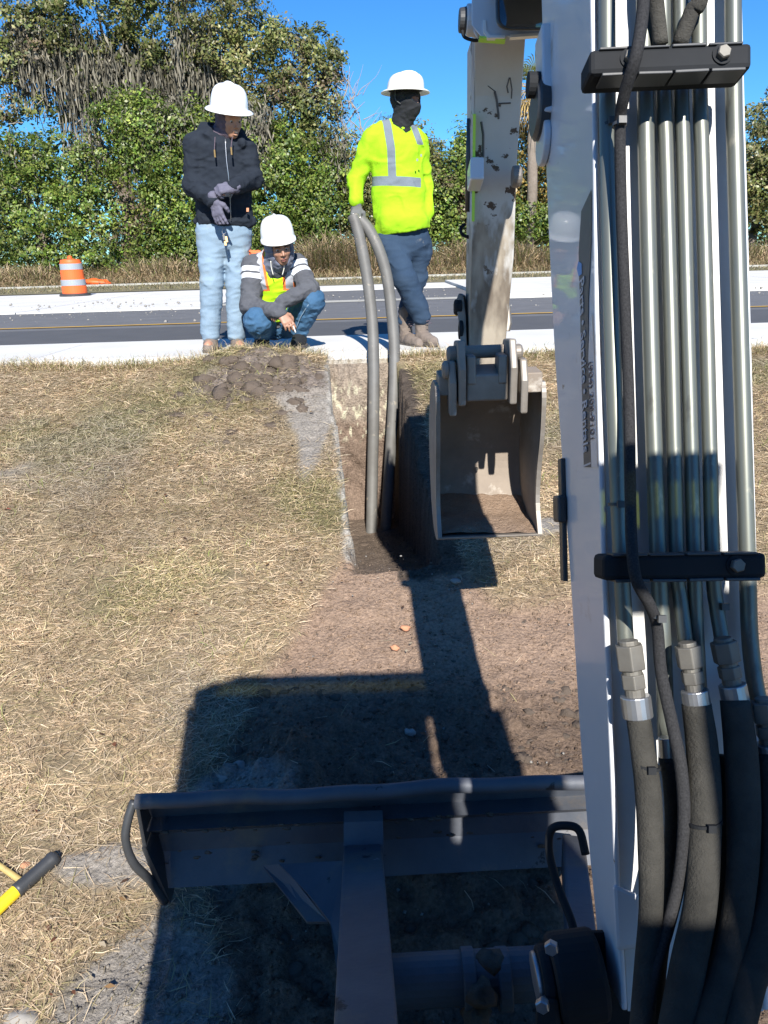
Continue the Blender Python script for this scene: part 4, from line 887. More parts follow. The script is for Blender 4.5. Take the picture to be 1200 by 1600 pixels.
# ------------------------------------------------------------------ people: smooth distance-field bodies
class S:
    def __init__(s, lo, hi, h):
        s.lo = np.array(lo, float); s.h = h; s.n = np.ceil((np.array(hi)-s.lo)/h).astype(int)+1
        s.f = np.full(s.n, .5, np.float32); s.ax = [s.lo[i]+h*np.arange(s.n[i]) for i in range(3)]
    def _reg(s, lo, hi):
        a = np.clip(np.floor((np.array(lo)-s.lo)/s.h).astype(int), 0, s.n-1); b = np.clip(np.ceil((np.array(hi)-s.lo)/s.h).astype(int)+1, 1, s.n)
        if np.any(b <= a): return None, None
        sl = tuple(slice(a[i], b[i]) for i in range(3))
        return sl, np.stack(np.meshgrid(*[s.ax[i][sl[i]] for i in range(3)], indexing='ij'), -1)
    def _mix(s, sl, d, k, neg):
        f = s.f[sl]
        if neg: d = -d; hh = np.clip(.5-.5*(f-d)/k, 0, 1) if k else (d > f)*1.; s.f[sl] = f*(1-hh)+d*hh+(k or 0)*hh*(1-hh); return
        k = max(k, 1e-4); hh = np.clip(.5+.5*(f-d)/k, 0, 1); s.f[sl] = f*(1-hh)+d*hh-k*hh*(1-hh)
    def cap(s, a, b, ra, rb=None, k=.02, sq=None, neg=False):
        a = np.array(a, float); b = np.array(b, float); rb = ra if rb is None else rb; m = max(ra, rb)+k+.02
        sl, p = s._reg(np.minimum(a, b)-m, np.maximum(a, b)+m)
        if sl is None: return s
        d = b-a; t = np.clip(((p-a)@d)/(d@d+1e-12), 0, 1); q = p-(a+t[..., None]*d)
        if sq is not None: n_ = nrm(sq[0]); q = q+((q@n_)*(sq[1]-1))[..., None]*n_
        s._mix(sl, np.linalg.norm(q, axis=-1)-(ra+(rb-ra)*t), k, neg); return s
    def chain(s, pts, rs, k=.02, **kw):
        for i in range(len(pts)-1): s.cap(pts[i], pts[i+1], rs[i], rs[i+1], k, **kw)
        return s
    def ell(s, c, r, ax=None, k=.02, neg=False):
        c = np.array(c, float); r = np.array(r, float); A = np.eye(3) if ax is None else np.array([nrm(a) for a in ax]); m = r.max()+k+.02
        sl, p = s._reg(c-m, c+m)
        if sl is None: return s
        q = (p-c)@A.T; k0 = np.linalg.norm(q/r, axis=-1); k1 = np.linalg.norm(q/(r*r), axis=-1)+1e-9
        s._mix(sl, k0*(k0-1)/k1, k, neg); return s
    def cut(s, p0, n_, k=0):          # drop everything on the side n points to
        sl, p = s._reg(s.lo, s.ax_hi()); d = (p-np.array(p0))@nrm(n_); s.f = np.maximum(s.f, d.astype(np.float32)); return s
    def ax_hi(s): return np.array([a[-1] for a in s.ax])
    def wrinkle(s, amp, fr, seed=0, ridged=True, band=.03):
        idx = np.argwhere(np.abs(s.f) < band); 
        if not len(idx): return s
        p = s.lo+idx*s.h; q = p*np.array(fr)
        q = q+(vn(p, 9, seed+5)[:, None]-.5)*1.3
        n_ = fbm(q, 1., 2, seed); v = (1-np.abs(2*n_-1))**2 if ridged else n_
        s.f[tuple(idx.T)] -= (amp*(v-.45)).astype(np.float32); return s
    def mesh(s):
        f = s.f; neg = f < 0; n = np.array(f.shape)-1
        c = [f[i:i+n[0], j:j+n[1], k:k+n[2]] for i in (0, 1) for j in (0, 1) for k in (0, 1)]
        cn = sum((x < 0).astype(np.int8) for x in c); act = (cn > 0) & (cn < 8); idx = np.argwhere(act)
        vid = np.full(n, -1, np.int64); vid[act] = np.arange(len(idx))
        co = [(i, j, k) for i in (0, 1) for j in (0, 1) for k in (0, 1)]; vals = [x[act] for x in c]
        acc = np.zeros((len(idx), 3)); cnt = np.zeros(len(idx))
        for a in range(8):
            for b in range(a+1, 8):
                if sum(abs(co[a][t]-co[b][t]) for t in range(3)) != 1: continue
                va, vb = vals[a], vals[b]; m = (va < 0) != (vb < 0); t = np.where(m, va/(va-vb+1e-20*(va == vb)), 0)
                pt = np.array(co[a])+t[:, None]*(np.array(co[b])-np.array(co[a])); acc += pt*m[:, None]; cnt += m
        V = s.lo+(idx+acc/cnt[:, None])*s.h; F = []
        for ax_ in range(3):
            o = [t for t in range(3) if t != ax_]
            A = np.take(neg, range(n[ax_]), ax_); B = np.take(neg, range(1, n[ax_]+1), ax_); e = np.argwhere(A != B)
            e = e[(e[:, o[0]] > 0) & (e[:, o[1]] > 0) & (e[:, o[0]] < n[o[0]]) & (e[:, o[1]] < n[o[1]])]
            def cell(d0, d1):
                q = e.copy(); q[:, o[0]] -= d0; q[:, o[1]] -= d1; return vid[tuple(q.T)]
            qd = np.stack([cell(1, 1), cell(0, 1), cell(0, 0), cell(1, 0)], 1)
            fl = neg[tuple(e.T)]
            if ax_ == 1: fl = ~fl
            qd[~fl] = qd[~fl][:, ::-1]; F.append(qd)
        F = np.concatenate(F); return V, F[(F >= 0).all(1)]
    def make(s, name, m, parent=None, **kw):
        V, F = s.mesh(); return mesh(name, V, F, m, parent, smooth=True, **kw)
def hand(s, w_, d, n_, t, sz=1., curl=(.3, .4, .3), k=.008, fat=1., thumb=.5, spread=0.):
    d = nrm(d); n_ = nrm(n_-d*(np.dot(n_, d))); t = nrm(t-d*np.dot(t, d)-n_*np.dot(t, n_)); w_ = np.array(w_, float)
    off = [.030, .010, -.011, -.031]; ln = [.072, .080, .074, .058]
    for i in range(4):
        kn = w_+d*(.088-(.006 if i == 3 else 0))*sz+t*off[i]*sz
        s.cap(w_+t*off[i]*.6*sz+d*.01, kn, .0155*sz*fat, .0115*sz*fat, .018, sq=None)
        p = kn; a = 0; dd = nrm(d+t*off[i]*spread*10)
        for fr, c_, r1, r2 in ((.45, curl[0], .0100, .0092), (.31, curl[1], .0092, .0085), (.24, curl[2], .0085, .0075)):
            a += c_*(1+.12*i); q = p+(dd*math.cos(a)+n_*math.sin(a))*ln[i]*fr*sz; s.cap(p, q, r1*sz*fat, r2*sz*fat, .004); p = q
    b = w_+t*.022*sz+d*.018*sz; m_ = b+(t*.75+d*.6+n_*thumb*.6)*.040*sz; e = m_+(t*.25+d*.8+n_*thumb)*.030*sz; x = e+(d*.7-t*.1+n_*thumb*1.2)*.022*sz
    s.chain([b, m_, e, x], [.0165*sz*fat, .0135*sz*fat, .0110*sz*fat, .0090*sz*fat], .006)
def head_axes(f, roll=0):
    f = nrm(f); sd_ = nrm(np.cross(f, [roll, 0, 1])); u = np.cross(sd_, f); return f, sd_, u
def head(s, c, f, sd_, u, mouth=0., k=.015):
    L = lambda a, b, e: c+f*a+sd_*b+u*e
    s.ell(L(-.012, 0, .025), (.098, .077, .090), (f, sd_, u), k)
    s.ell(L(.028, 0, -.03), (.065, .062, .085), (f, sd_, u), .03)
    s.ell(L(.055, 0, -.098), (.030, .030, .018), (f, sd_, u), .02)
    for b in (-1, 1):
        s.ell(L(.060, b*.040, -.028), (.025, .020, .018), (f, sd_, u), .015)
        s.ell(L(.092, b*.033, .002), (.016, .017, .011), (f, sd_, u), .008, neg=True)
        s.cap(L(.086, b*.018, .024), L(.078, b*.045, .022), .008, .006, .008)
        s.ell(L(-.005, b*.080, -.012), (.016, .007, .028), (f, sd_, u), .004)
    s.cap(L(.090, 0, .012), L(.112, 0, -.030), .008, .011, .008)
    for b in (-1, 1): s.ell(L(.098, b*.014, -.035), (.010, .008, .008), (f, sd_, u), .004)
    s.cap(L(.090, -.020, -.062+0), L(.096, 0, -.058), .006, .007, .005); s.cap(L(.090, .020, -.062), L(.096, 0, -.058), .006, .007, .005)
    s.cap(L(.086, -.018, -.074-mouth), L(.091, 0, -.078-mouth), .006, .008, .005); s.cap(L(.086, .018, -.074-mouth), L(.091, 0, -.078-mouth), .006, .008, .005)
    if mouth: s.ell(L(.093, 0, -.069-mouth*.4), (.014, .020, .004+mouth*.6), (f, sd_, u), .003, neg=True)
def eyes(parent, c, f, sd_, u):
    for b in (-1, 1):
        V_, F_ = lump((0, 0, 0), .0115, 0, 12, 8, (1, 1, 1)); V_ = V_/np.linalg.norm(V_, axis=1)[:, None]*.0115
        ce = c+f*.0735+sd_*b*.032+u*.001; e = mesh('eye', V_+ce, F_, MT['eye_white'], parent, smooth=True)
        V2 = V_/.0115*.0075; mesh('iris', V2*1.0+ce+f*.0056-u*.002, F_, MT['eye_dark'], parent, smooth=True)
def hard_hat(parent, c, f, u, m, ln=.150, wd=.128, ht=.150, brim=.038, brimf=None, ridge=True):
    sd_ = nrm(np.cross(f, u)); g = G(); n = 48; V = []; F = []
    pr = [(1., .0), (.995, .02), (.975, .05), (.93, .08), (.86, .105), (.74, .127), (.56, .142), (.34, .1485), (.12, .150)]
    bw = brim
    outer = []
    def ringp(s_, h, ex=0, dz=0):
        o = []
        for k in range(n):
            t = 2*math.pi*k/n; e = ex if brimf is None else ex*(.12+.88*max(0, math.cos(t))**1.5*brimf+.0)
            x = math.cos(t)*(ln*s_+e); y = math.sin(t)*(wd*s_+e); o.append(c+f*x+sd_*y+u*(h-dz*(1 if ex else 0)))
        return o
    rings = [ringp(.93, .004), ringp(1.0, .002), ringp(1.02, -.004, bw*.8, .004), ringp(1.02, -.006, bw, .007), ringp(1.02, -.002, bw, .005), ringp(1.03, .003, bw*.55, .0), ringp(1.02, .010)]
    rings += [ringp(a, .012+b/.150*(ht-.012)) for a, b in pr]
    for r_ in rings: V += r_
    F = [[i*n+k, i*n+(k+1) % n, (i+1)*n+(k+1) % n, (i+1)*n+k] for i in range(len(rings)-1) for k in range(n)]+[list(range((len(rings)-1)*n, len(rings)*n))]
    F = [q[::-1] for q in F]
    h = mesh('hard_hat', V, F, m, parent, smooth=True)
    if ridge:
        pp = [c+f*(ln*a)+u*(ht*b+.004) for a, b in ((.93, .25), (.84, .55), (.62, .83), (.3, .975), (0, 1.005), (-.3, .975), (-.62, .83), (-.84, .55), (-.93, .25))]
        G().tube(smooth_path(pp, 4), .009, 10).make('hat_ridge', m, h, smooth=True)
    return h
def boots(parent, ank, toe, m, lace=True, sz=1., name='boot'):
    ank = np.array(ank, float); toe = np.array(toe, float); s = S(np.minimum(ank, toe)-.12, np.maximum(ank, toe)+[.12, .12, .14], .007)
    zb = toe[2]-.035; d = nrm((toe-ank)*[1, 1, 0]); hl = np.array([ank[0], ank[1], zb+.045])-d*.035
    s.cap(ank+[0, 0, .10], ank*[1, 1, 0]+[0, 0, zb+.08], .052, .050, .02); s.chain([hl, (hl+toe)/2+[0, 0, .008], toe], [.045, .046, .040], .03)
    s.f = np.maximum(s.f, (zb+.02-s.ax[2][None, None, :]).astype(np.float32)); s.wrinkle(.006, (30, 30, 40), 3)
    b = s.make(name, m, parent)
    s = S(np.minimum(ank, toe)-.12, np.maximum(ank, toe)+[.12, .12, .1], .007); s.cap([hl[0], hl[1], zb+.018], [toe[0], toe[1], zb+.018], .052, .046, .01)
    s.f = np.maximum(s.f, np.abs(s.ax[2][None, None, :]-(zb+.012)).astype(np.float32)-.013); s.make('sole', MT['sole'], b)
    if lace:
        for t_ in (0, .33, .66, 1.):
            q = ank+[0, 0, .03]+d*(.048)+(np.array([0, 0, -.045])+d*.06)*t_; sd_ = np.cross(d, [0, 0, 1]); G().tube([q-sd_*.02, q+d*.006+[0, 0, .004], q+sd_*.02], .003, 6).make('lace', MT['gaiter'], b)
    return b
def bounds(pts, m=.28): p = np.array(pts); return p.min(0)-m, p.max(0)+m
def ftube(parent, name, pts, r, m, n=8): return G().tube(smooth_path(pts, 5), r, n).make(name, m, parent, smooth=True)
YV = np.array([0, 1., 0])

# ---- standing worker in the lime shirt, holding the pipes
def worker_lime():
    q = lambda x, y, d=0: Q(x, y, 6.16+d)
    root = empty('person', (q(645, 540)[0], 6.16, 0), 'standing worker in a lime shirt and black face covering, gripping two pipes', 'person')
    hc = q(634, 158); f, sd_, u = head_axes((.80, -.58, -.10))
    nk = q(626, 200, .03); sl, sr = q(582, 217), q(652, 222, .06); el, wl = q(557, 283, .03), q(557, 324, -.06); er, wr = q(664, 288, .12), q(667, 333, .03)
    hl, hr = q(610, 382), q(650, 378, .06); kl, kr = q(633, 437, -.10), q(650, 432, .10); al, ar = q(658, 494, -.06), q(634, 500, .1)
    # body
    s = S(*bounds([hc, al, ar, wl, wr, kl], .2), .0085)
    s.chain([q(630, 365, .03), q(622, 300, .03), q(618, 240, .03)], [.12, .12, .14], .04, sq=(YV, 1.45)); s.cap(sl, sr, .055, .055, .05); s.cap(nk-[0, 0, .03], hc-u*.05, .062, .055, .03)
    s.chain([sl, el, wl], [.05, .04, .028], .02); s.chain([sr, er, wr], [.05, .04, .028], .02)
    s.chain([hl, kl, al, al-[0, 0, .05]], [.085, .058, .042, .04], .03); s.chain([hr, kr, ar, ar-[0, 0, .05]], [.085, .058, .042, .04], .03)
    for a_, t_ in ((al, q(675, 534, -.16)), (ar, q(654, 537, -.10))): s.chain([a_, a_*[1, 1, 0]+[0, 0, .05], t_], [.036, .034, .028], .01)
    head(s, hc, f, sd_, u)
    hd = nrm(q(556, 341, -.12)-wl); hand(s, wl, hd, np.array([.0, .35, -1]), np.array([1, 0, -.1]), .85, (.7, .7, .6), .006, .85)
    hand(s, wr, q(670, 360, .06)-wr, np.array([-1, .1, 0]), np.array([0, -1, 0]), .9)
    body = s.make('body', MT['skin_dark'], root)
    eyes(root, hc, f, sd_, u)
    # balaclava
    s = S(*bounds([hc, nk], .2), .006)
    s.ell(hc-f*.010+u*.02, (.112, .090, .105), (f, sd_, u), .02); s.ell(hc+f*.034-u*.035, (.082, .074, .098), (f, sd_, u), .03); s.cap(hc-u*.08-f*.01, nk-[0, 0, .02], .075, .088, .03); s.ell(hc+f*.105-u*.03, (.02, .014, .03), (f, sd_, u), .02)
    s.wrinkle(.009, (14, 14, 34), 5); s.ell(hc+f*.115+u*.008, (.062, .062, .021), (f, sd_, u), .004, neg=True)
    s.make('balaclava', MT['balaclava'], root)
    # shirt
    s = S(*bounds([hc-[0, 0, .2], q(630, 380), wl, wr, el, er], .2), .0075)
    s.chain([q(630, 374, .03), q(622, 300, .03), q(618, 238, .03)], [.212, .188, .178], .05, sq=(YV, 1.5))
    s.cap(sl, sr, .068, .066, .06); s.cap(q(598, 205, .03), nk+[0, 0, 0], .06, .07, .05); s.cap(nk, q(645, 212, .06), .07, .05, .04)
    s.chain([sl, el, wl+[0, 0, .045]], [.078, .060, .046], .035); s.chain([sr, er, wr+[0, 0, .0]], [.072, .055, .045], .03)
    s.ell(q(632, 345, -.07), (.17, .07, .10), None, .05)
    s.cap(nk+[0, 0, .10], nk+[0, 0, 0]-f*0, .07, .072, .01, neg=True)
    p1, p2 = q(585, 373), q(676, 352); n_ = nrm(np.cross(p2-p1, YV)); n_ = n_ if n_[2] < 0 else -n_
    X_ = s.lo; 
    # hem only cuts the torso: sleeves end at the cuffs by their own cuts
    s.cut(p1, n_); 
    s.wrinkle(.019, (5, 5, 9), 11, band=.03); s.wrinkle(.004, (17, 17, 26), 13, band=.02)
    V, F = s.mesh()
    def m_(d, wdt): return .5+(wdt-np.abs(d))*12
    px = 600+FPX*((V-EYE)@cr)/((V-EYE)@fw); py = 800-FPX*((V-EYE)@cu)/((V-EYE)@fw)     # garment's own coordinates: sideways and up, at the wearer's distance
    xs_ = (V[:, 0]-q(620, 280)[0])*205; zs_ = (V[:, 2]-q(620, 285)[2])*205
    belt = m_((zs_+.06*xs_)/205, .033); belt = np.where((xs_ > -38) & (xs_ < 36), belt, 0)
    sx = np.interp(zs_, [-5, 45, 80, 105], [-7, -8, -13, -21]); st = m_((xs_-sx)/205, .029); st = np.where(zs_ > -1, st, 0)
    sx2 = np.interp(zs_, [48, 90], [37, 22]); st2 = m_((xs_-sx2)/205, .024); st2 = np.where((zs_ > 50), st2, 0)
    st = np.where(xs_ < -35, 0, st)
    tp = np.clip(np.maximum(np.maximum(belt, st), st2), 0, 1); C_ = np.stack([tp]*3, 1)
    mesh('shirt', V, F, MT['shirt'], root, smooth=True, col={'Tape': C_})
    # trousers
    s = S(*bounds([q(630, 350), al, ar, kl], .2), .0075)
    s.chain([q(629, 372, .03), q(628, 345, .03)], [.195, .175], .03, sq=(YV, 1.55)); s.chain([hl, kl, al+[0, 0, .0]], [.112, .086, .068], .03); s.chain([hr, kr, ar], [.102, .080, .066], .03)
    s.ell(q(652, 478, -.02), (.075, .075, .06), None, .04); s.ell(q(668, 392, .08), (.03, .06, .10), None, .02)
    s.cut(q(630, 350), (0, 0, 1)); s.cut(q(645, 511), (0, 0, -1)); s.wrinkle(.016, (4, 4, 7), 21); s.wrinkle(.005, (9, 9, 24), 22, band=.02)
    s.make('trousers', MT['pants_navy'], root)
    boots(root, q(634, 505, .08), q(655, 537, -.12), MT['boot']); boots(root, q(659, 501, -.05), q(677, 534, -.18), MT['boot'])
    # glove
    s = S(wl-.16, wl+.16, .0045); s.cap(wl+[0, 0, .035], wl, .040, .036, .01); hand(s, wl, hd, np.array([.0, .35, -1]), np.array([1, 0, -.1]), 1.0, (.75, .75, .6), .006, 1.15, spread=.6)
    s.wrinkle(.004, (40, 40, 40), 3, band=.01); s.make('glove', MT['glove_gray'], root)
    hard_hat(root, hc+u*.062-f*.008, nrm(f+u*.06), u, MT['hat_dirty'], .138, .122, .118, .040)
    for x_, y_ in ((652, 250), (658, 243)): G().obox(q(x_, y_, -.155), [cr, cu, WF], [.006, .009, .002]).make('shirt_print', MT['decal_ink'], root)
    ftube(root, 'chin_strap', [hc+sd_*.094+u*.06-f*.03, hc+sd_*.10+u*.0-f*.02, hc+sd_*.09-u*.03+f*.02], .004, MT['black_plastic'])
worker_lime()

# ---- standing worker in the dark hoodie
def worker_hoodie():
    q = lambda x, y, d=0: Q(x, y, 6.2+d)
    root = empty('person', (q(350, 540)[0], 6.2, 0), 'laughing worker in a dark navy hoodie, pale jeans and gray gloves looking down', 'person')
    hc = q(359, 186, -.06); f, sd_, u = head_axes((.60, -.70, -.33), -.08); nk = q(344, 212, .02)
    sl, sr = q(307, 228), q(384, 238, .03); el, wl = q(302, 289, -.02), q(335, 314, -.25); er, wr = q(396, 280, .0), q(364, 293, -.27)
    hl, hr = q(330, 365, .02), q(371, 365, .04); kl, kr = q(331, 440, -.03), q(369, 440, .01); al, ar = q(329, 525, .0), q(370, 527, .03)
    s = S(*bounds([hc, al, ar, el, er, wl], .2), .0085)
    s.chain([q(350, 355, .03), q(347, 300, .03), q(344, 235, .03)], [.12, .12, .14], .04, sq=(YV, 1.45)); s.cap(sl, sr, .055, .055, .05); s.cap(nk-[0, 0, .03], hc-u*.05, .06, .055, .03)
    s.chain([sl, el, wl], [.05, .04, .028], .02); s.chain([sr, er, wr], [.05, .04, .028], .02); s.chain([hl, kl, al], [.085, .058, .042], .03); s.chain([hr, kr, ar], [.085, .058, .042], .03)
    for a_, t_ in ((al, q(325, 541, -.14)), (ar, q(376, 543, -.12))): s.chain([a_, a_*[1, 1, 0]+[0, 0, .06], t_], [.042, .04, .035], .02)
    head(s, hc, f, sd_, u, .007)
    hA = nrm(q(345, 350, -.27)-wl); hB = nrm(q(338, 296, -.30)-wr)
    hand(s, wl, hA, np.array([.4, .9, 0]), np.array([1, -.3, 0]), .85, (.15, .2, .2), .006, .85); hand(s, wr, hB, np.array([0, .7, -.7]), np.array([0, -.5, .6]), .85, (.8, .7, .5), .006, .85)
    s.make('body', MT['skin_brown'], root); eyes(root, hc, f, sd_, u)
    V_, F_ = lump((0, 0, 0), 1, 1, 12, 8, (1, 1, 1)); V_ /= np.linalg.norm(V_, axis=1)[:, None]
    mesh('teeth', hc+f*.0885-u*.0665+V_[:, :1]*f*.004+V_[:, 1:2]*sd_*.017+V_[:, 2:]*u*.0045, F_, MT['teeth'], root, smooth=True)
    # neck gaiter and hood lining
    s = S(*bounds([hc, nk], .2), .006); s.ell(hc-f*.02+u*.0, (.100, .090, .115), (f, sd_, u), .02); s.cap(hc-u*.09-f*.02, nk-[0, 0, .01], .072, .088, .03); s.ell(hc+f*.115-u*.01, (.115, .064, .105), (f, sd_, u), .015, neg=True); s.wrinkle(.010, (14, 14, 30), 6); s.make('neck_gaiter', MT['gaiter'], root)
    s = S(*bounds([hc-[0, 0, .2], q(350, 350), el, er, wl, wr], .2), .0075)
    s.chain([q(351, 340, .03), q(348, 300, .03), q(345, 238, .03)], [.212, .196, .186], .05, sq=(YV, 1.45)); s.cap(sl, sr, .078, .074, .06); s.cap(q(325, 214, .05), q(365, 216, .05), .085, .08, .05)
    s.chain([sl, el, wl-nrm(wl-el)*.02], [.086, .070, .050], .035); s.chain([sr, er, wr-nrm(wr-er)*.02], [.082, .064, .050], .035)
    # hood lying round the neck
    s.chain([q(378, 222, -.06), q(372, 212, .08), q(345, 200, .14), q(322, 201, .08), q(326, 212, -.06)], [.03, .042, .055, .045, .032], .02)
    s.cap(nk+[0, 0, .15]+f*.03, nk+[0, 0, -.02]+f*.02, .080, .078, .01, neg=True)
    s.cap(q(309, 346, .03), q(394, 346, .03), .03, .03, .01)
    p1, p2 = q(308, 350), q(394, 355); n_ = nrm(np.cross(p2-p1, YV)); n_ = n_ if n_[2] < 0 else -n_; s.cut(p1, n_)
    s.wrinkle(.015, (7, 7, 15), 31); s.wrinkle(.006, (18, 18, 30), 33, band=.02)
    hd_ = s.make('hoodie', MT['hoodie_dark'], root)
    fr = .03
    for x, y, x2, y2 in ((336, 222, 335, 236), (363, 222, 361, 232)):
        a, b = q(x, y-8, -.14), q(x2, y2-2, -.165); ftube(hd_, 'drawstring', [a, (a+b)/2, b], .0035, MT['gaiter']); G().cyl(b, b-[0, 0, .05], .0065, 10).make('string_tip', MT['brass'], hd_)
    ftube(hd_, 'zipper', [q(352, 217, -.125), q(354, 250, -.145), q(358, 285, -.15), q(361, 345, -.12)], .0032, MT['steel'])
    G().obox(q(387, 328, -.095), [cr, cu, WF], [.009, .014, .003]).make('pocket_tag', MT['red_stone'], hd_)
    s = S(*bounds([q(350, 345), al, ar, kl], .2), .0075)
    s.chain([q(350, 364, .03), q(350, 345, .03)], [.205, .19], .03, sq=(YV, 1.5)); s.chain([hl, kl, al+[0, 0, .02]], [.113, .086, .072], .02); s.chain([hr, kr, ar+[0, 0, .02]], [.106, .080, .068], .02)
    s.cut(q(350, 340), (0, 0, 1)); s.cut(q(350, 531), (0, 0, -1)); s.wrinkle(.010, (5, 5, 13), 41); s.wrinkle(.006, (9, 9, 30), 42, band=.02); s.make('jeans', MT['jeans_light'], root)
    boots(root, al, q(325, 544, -.14), MT['boot'], False); boots(root, ar, q(376, 545, -.12), MT['boot'], False)
    s = S(wl-.16, wl+[.16, .16, .12], .0045); s.cap(wl-hA*.03, wl, .040, .036, .01); hand(s, wl, hA, np.array([.4, .9, 0]), np.array([1, -.3, 0]), 1.08, (.12, .2, .2), .006, 1.2, spread=.5); s.wrinkle(.004, (40, 40, 40), 3, band=.01); s.make('glove', MT['glove'], root)
    s = S(wr-.16, wr+.16, .0045); s.cap(wr-hB*.02, wr, .038, .036, .01); hand(s, wr, hB, np.array([0, .7, -.7]), np.array([0, -.5, .6]), 1.05, (.7, .7, .5), .006, 1.2); s.wrinkle(.004, (40, 40, 40), 4, band=.01); s.make('glove', MT['glove'], root)
    u2 = nrm(u-f*.03); hard_hat(root, hc+u*.060-f*.012, nrm(f+u*.03), u2, MT['hat'], .142, .130, .165, .036)
    # keys and clip hanging from the glove
    kr_ = empty('key_clip', q(352, 362, -.22), 'small bunch of keys and clips dangling below the gray glove', 'keys')
    G().tube([q(350+3*math.cos(t), 361+5*math.sin(t), -.2) for t in np.linspace(0, 6.28, 16)], .0028, 6).make('clip_ring', MT['steel'], kr_, smooth=True)
    for x, y, c_ in ((350, 371, 'black_plastic'), (354, 374, 'brass'), (352, 379, 'brass')): G().obox(q(x, y, -.2), [cr+cu*.2, cu-cr*.2, WF], [.008, .022, .003]).make('key', MT[c_], kr_, bevel=.001)
worker_hoodie()

# ---- crouching worker in the vest
def worker_vest():
    q = lambda x, y, d=0: Q(x, y, 6.14+d)
    root = empty('person', (q(430, 535)[0], 6.14, 0), 'crouching worker in a hi-vis vest over a gray hoodie and blue jeans', 'person')
    hc = q(437, 386, -.20); f, sd_, u = head_axes((.30, -.90, -.26), -.14); nk = q(432, 412, -.08)
    sl, sr = q(396, 418, -.02), q(464, 414, .0); el, wl = q(391, 478, -.12), q(438, 489, -.36); er, wr = q(484, 452, -.12), q(440, 473, -.30)
    pv = q(428, 506, .22); hl, hr = q(412, 506, .22), q(443, 506, .22); kl, kr = q(403, 502, -.26), q(488, 470, -.12); al, ar = q(410, 530, .05), q(468, 524, -.02)
    s = S(*bounds([hc, pv, al, ar, el, er, wl, kl, kr, q(460, 520, -.4)], .2), .0085)
    s.chain([pv, q(430, 460, .12), q(430, 425, .02)], [.13, .12, .13], .04, sq=(YV, 1.3)); s.cap(sl, sr, .055, .055, .05); s.cap(nk, hc-u*.04, .058, .052, .03)
    s.chain([sl, el, wl], [.05, .04, .028], .02); s.chain([sr, er, wr], [.05, .04, .028], .02); s.chain([hl, kl, al], [.085, .058, .042], .03); s.chain([hr, kr, ar], [.085, .058, .042], .03)
    head(s, hc, f, sd_, u)
    hA = nrm(q(456, 512, -.42)-wl); hand(s, wl, hA, np.array([-.3, .8, -.3]), np.array([.6, 0, .5]), 1.02, (.25, .45, .35), .006, 1., spread=.3)
    hB = nrm(q(428, 492, -.36)-wr); hand(s, wr, hB, np.array([.5, .6, 0]), np.array([-.5, .5, 0]), .95, (.3, .4, .3), .006, 1.)
    s.make('body', MT['skin_mid'], root); eyes(root, hc, f, sd_, u)
    for b in (-1, 1): ftube(root, 'eyebrow', [hc+f*.099+sd_*b*.016+u*.022, hc+f*.097+sd_*b*.034+u*.027, hc+f*.082+sd_*b*.052+u*.021], .0045, MT['hair'], 6)
    s = S(hc-.15, hc+.15, .004); s.cap(hc+f*.096-u*.0635-sd_*.021, hc+f*.102-u*.062, .003, .0045, .003); s.cap(hc+f*.096-u*.0635+sd_*.021, hc+f*.102-u*.062, .003, .0045, .003); s.cap(hc+f*.093-u*.074-sd_*.016, hc+f*.099-u*.077, .004, .006, .003); s.cap(hc+f*.093-u*.074+sd_*.016, hc+f*.099-u*.077, .004, .006, .003); s.make('lips', MT['lip'], root)
    # hood up under the helmet
    s = S(*bounds([hc, nk], .22), .0065); s.ell(hc-f*.03+u*.015, (.112, .105, .12), (f, sd_, u), .03); s.cap(hc-u*.08-f*.03, nk, .095, .10, .04)
    s.ell(hc+f*.10-u*.005, (.13, .070, .120), (f, sd_, u), .012, neg=True); s.wrinkle(.012, (12, 12, 24), 8); s.make('hood', mat('hood_blue', (.075, .085, .125), .95, c2=(.14, .16, .22), sc=9, amt=.5, sheen=.2), root)
    # sweatshirt with white bands on the upper arms
    s = S(*bounds([nk, pv, el, er, wl, wr], .2), .0075)
    s.chain([pv+[0, 0, .03], q(430, 465, .12), q(430, 428, .02)], [.18, .175, .172], .05, sq=(YV, 1.25)); s.cap(sl, sr, .074, .072, .06); s.cap(nk-[0, 0, .02], nk+[0, 0, .03], .085, .08, .04)
    s.chain([sl, el, wl-nrm(wl-el)*.01], [.084, .070, .047], .035); s.chain([sr, er, wr-nrm(wr-er)*.01], [.080, .066, .047], .035)
    s.cut(pv-[0, 0, .02], (0, 0, -1)); s.wrinkle(.016, (8, 8, 14), 51); s.wrinkle(.007, (18, 18, 30), 52, band=.02)
    V, F = s.mesh()
    def band(V):
        o = np.zeros(len(V))
        for a, b in ((sl, el), (sr, er)):
            d = b-a; t = ((V-a)@d)/np.linalg.norm(d); r_ = np.linalg.norm(V-a-np.outer(t/np.linalg.norm(d), d), axis=1)
            for c_, w_ in ((.035, .018), (.085, .018)): o = np.maximum(o, np.where(r_ < .125, .5+(w_-np.abs(t-c_))*14, 0))
        return np.clip(o, 0, 1)
    m = MT['hoodie_gray']; N = m.node_tree.nodes; L = m.node_tree.links; b = N['Principled BSDF']; src = b.inputs['Base Color'].links[0].from_socket
    at = N.new('ShaderNodeAttribute'); at.attribute_name = 'Tape'; sp = N.new('ShaderNodeSeparateColor'); L.new(at.outputs['Color'], sp.inputs[0]); g_ = N.new('ShaderNodeMath'); g_.operation = 'GREATER_THAN'; g_.inputs[1].default_value = .5; L.new(sp.outputs[0], g_.inputs[0])
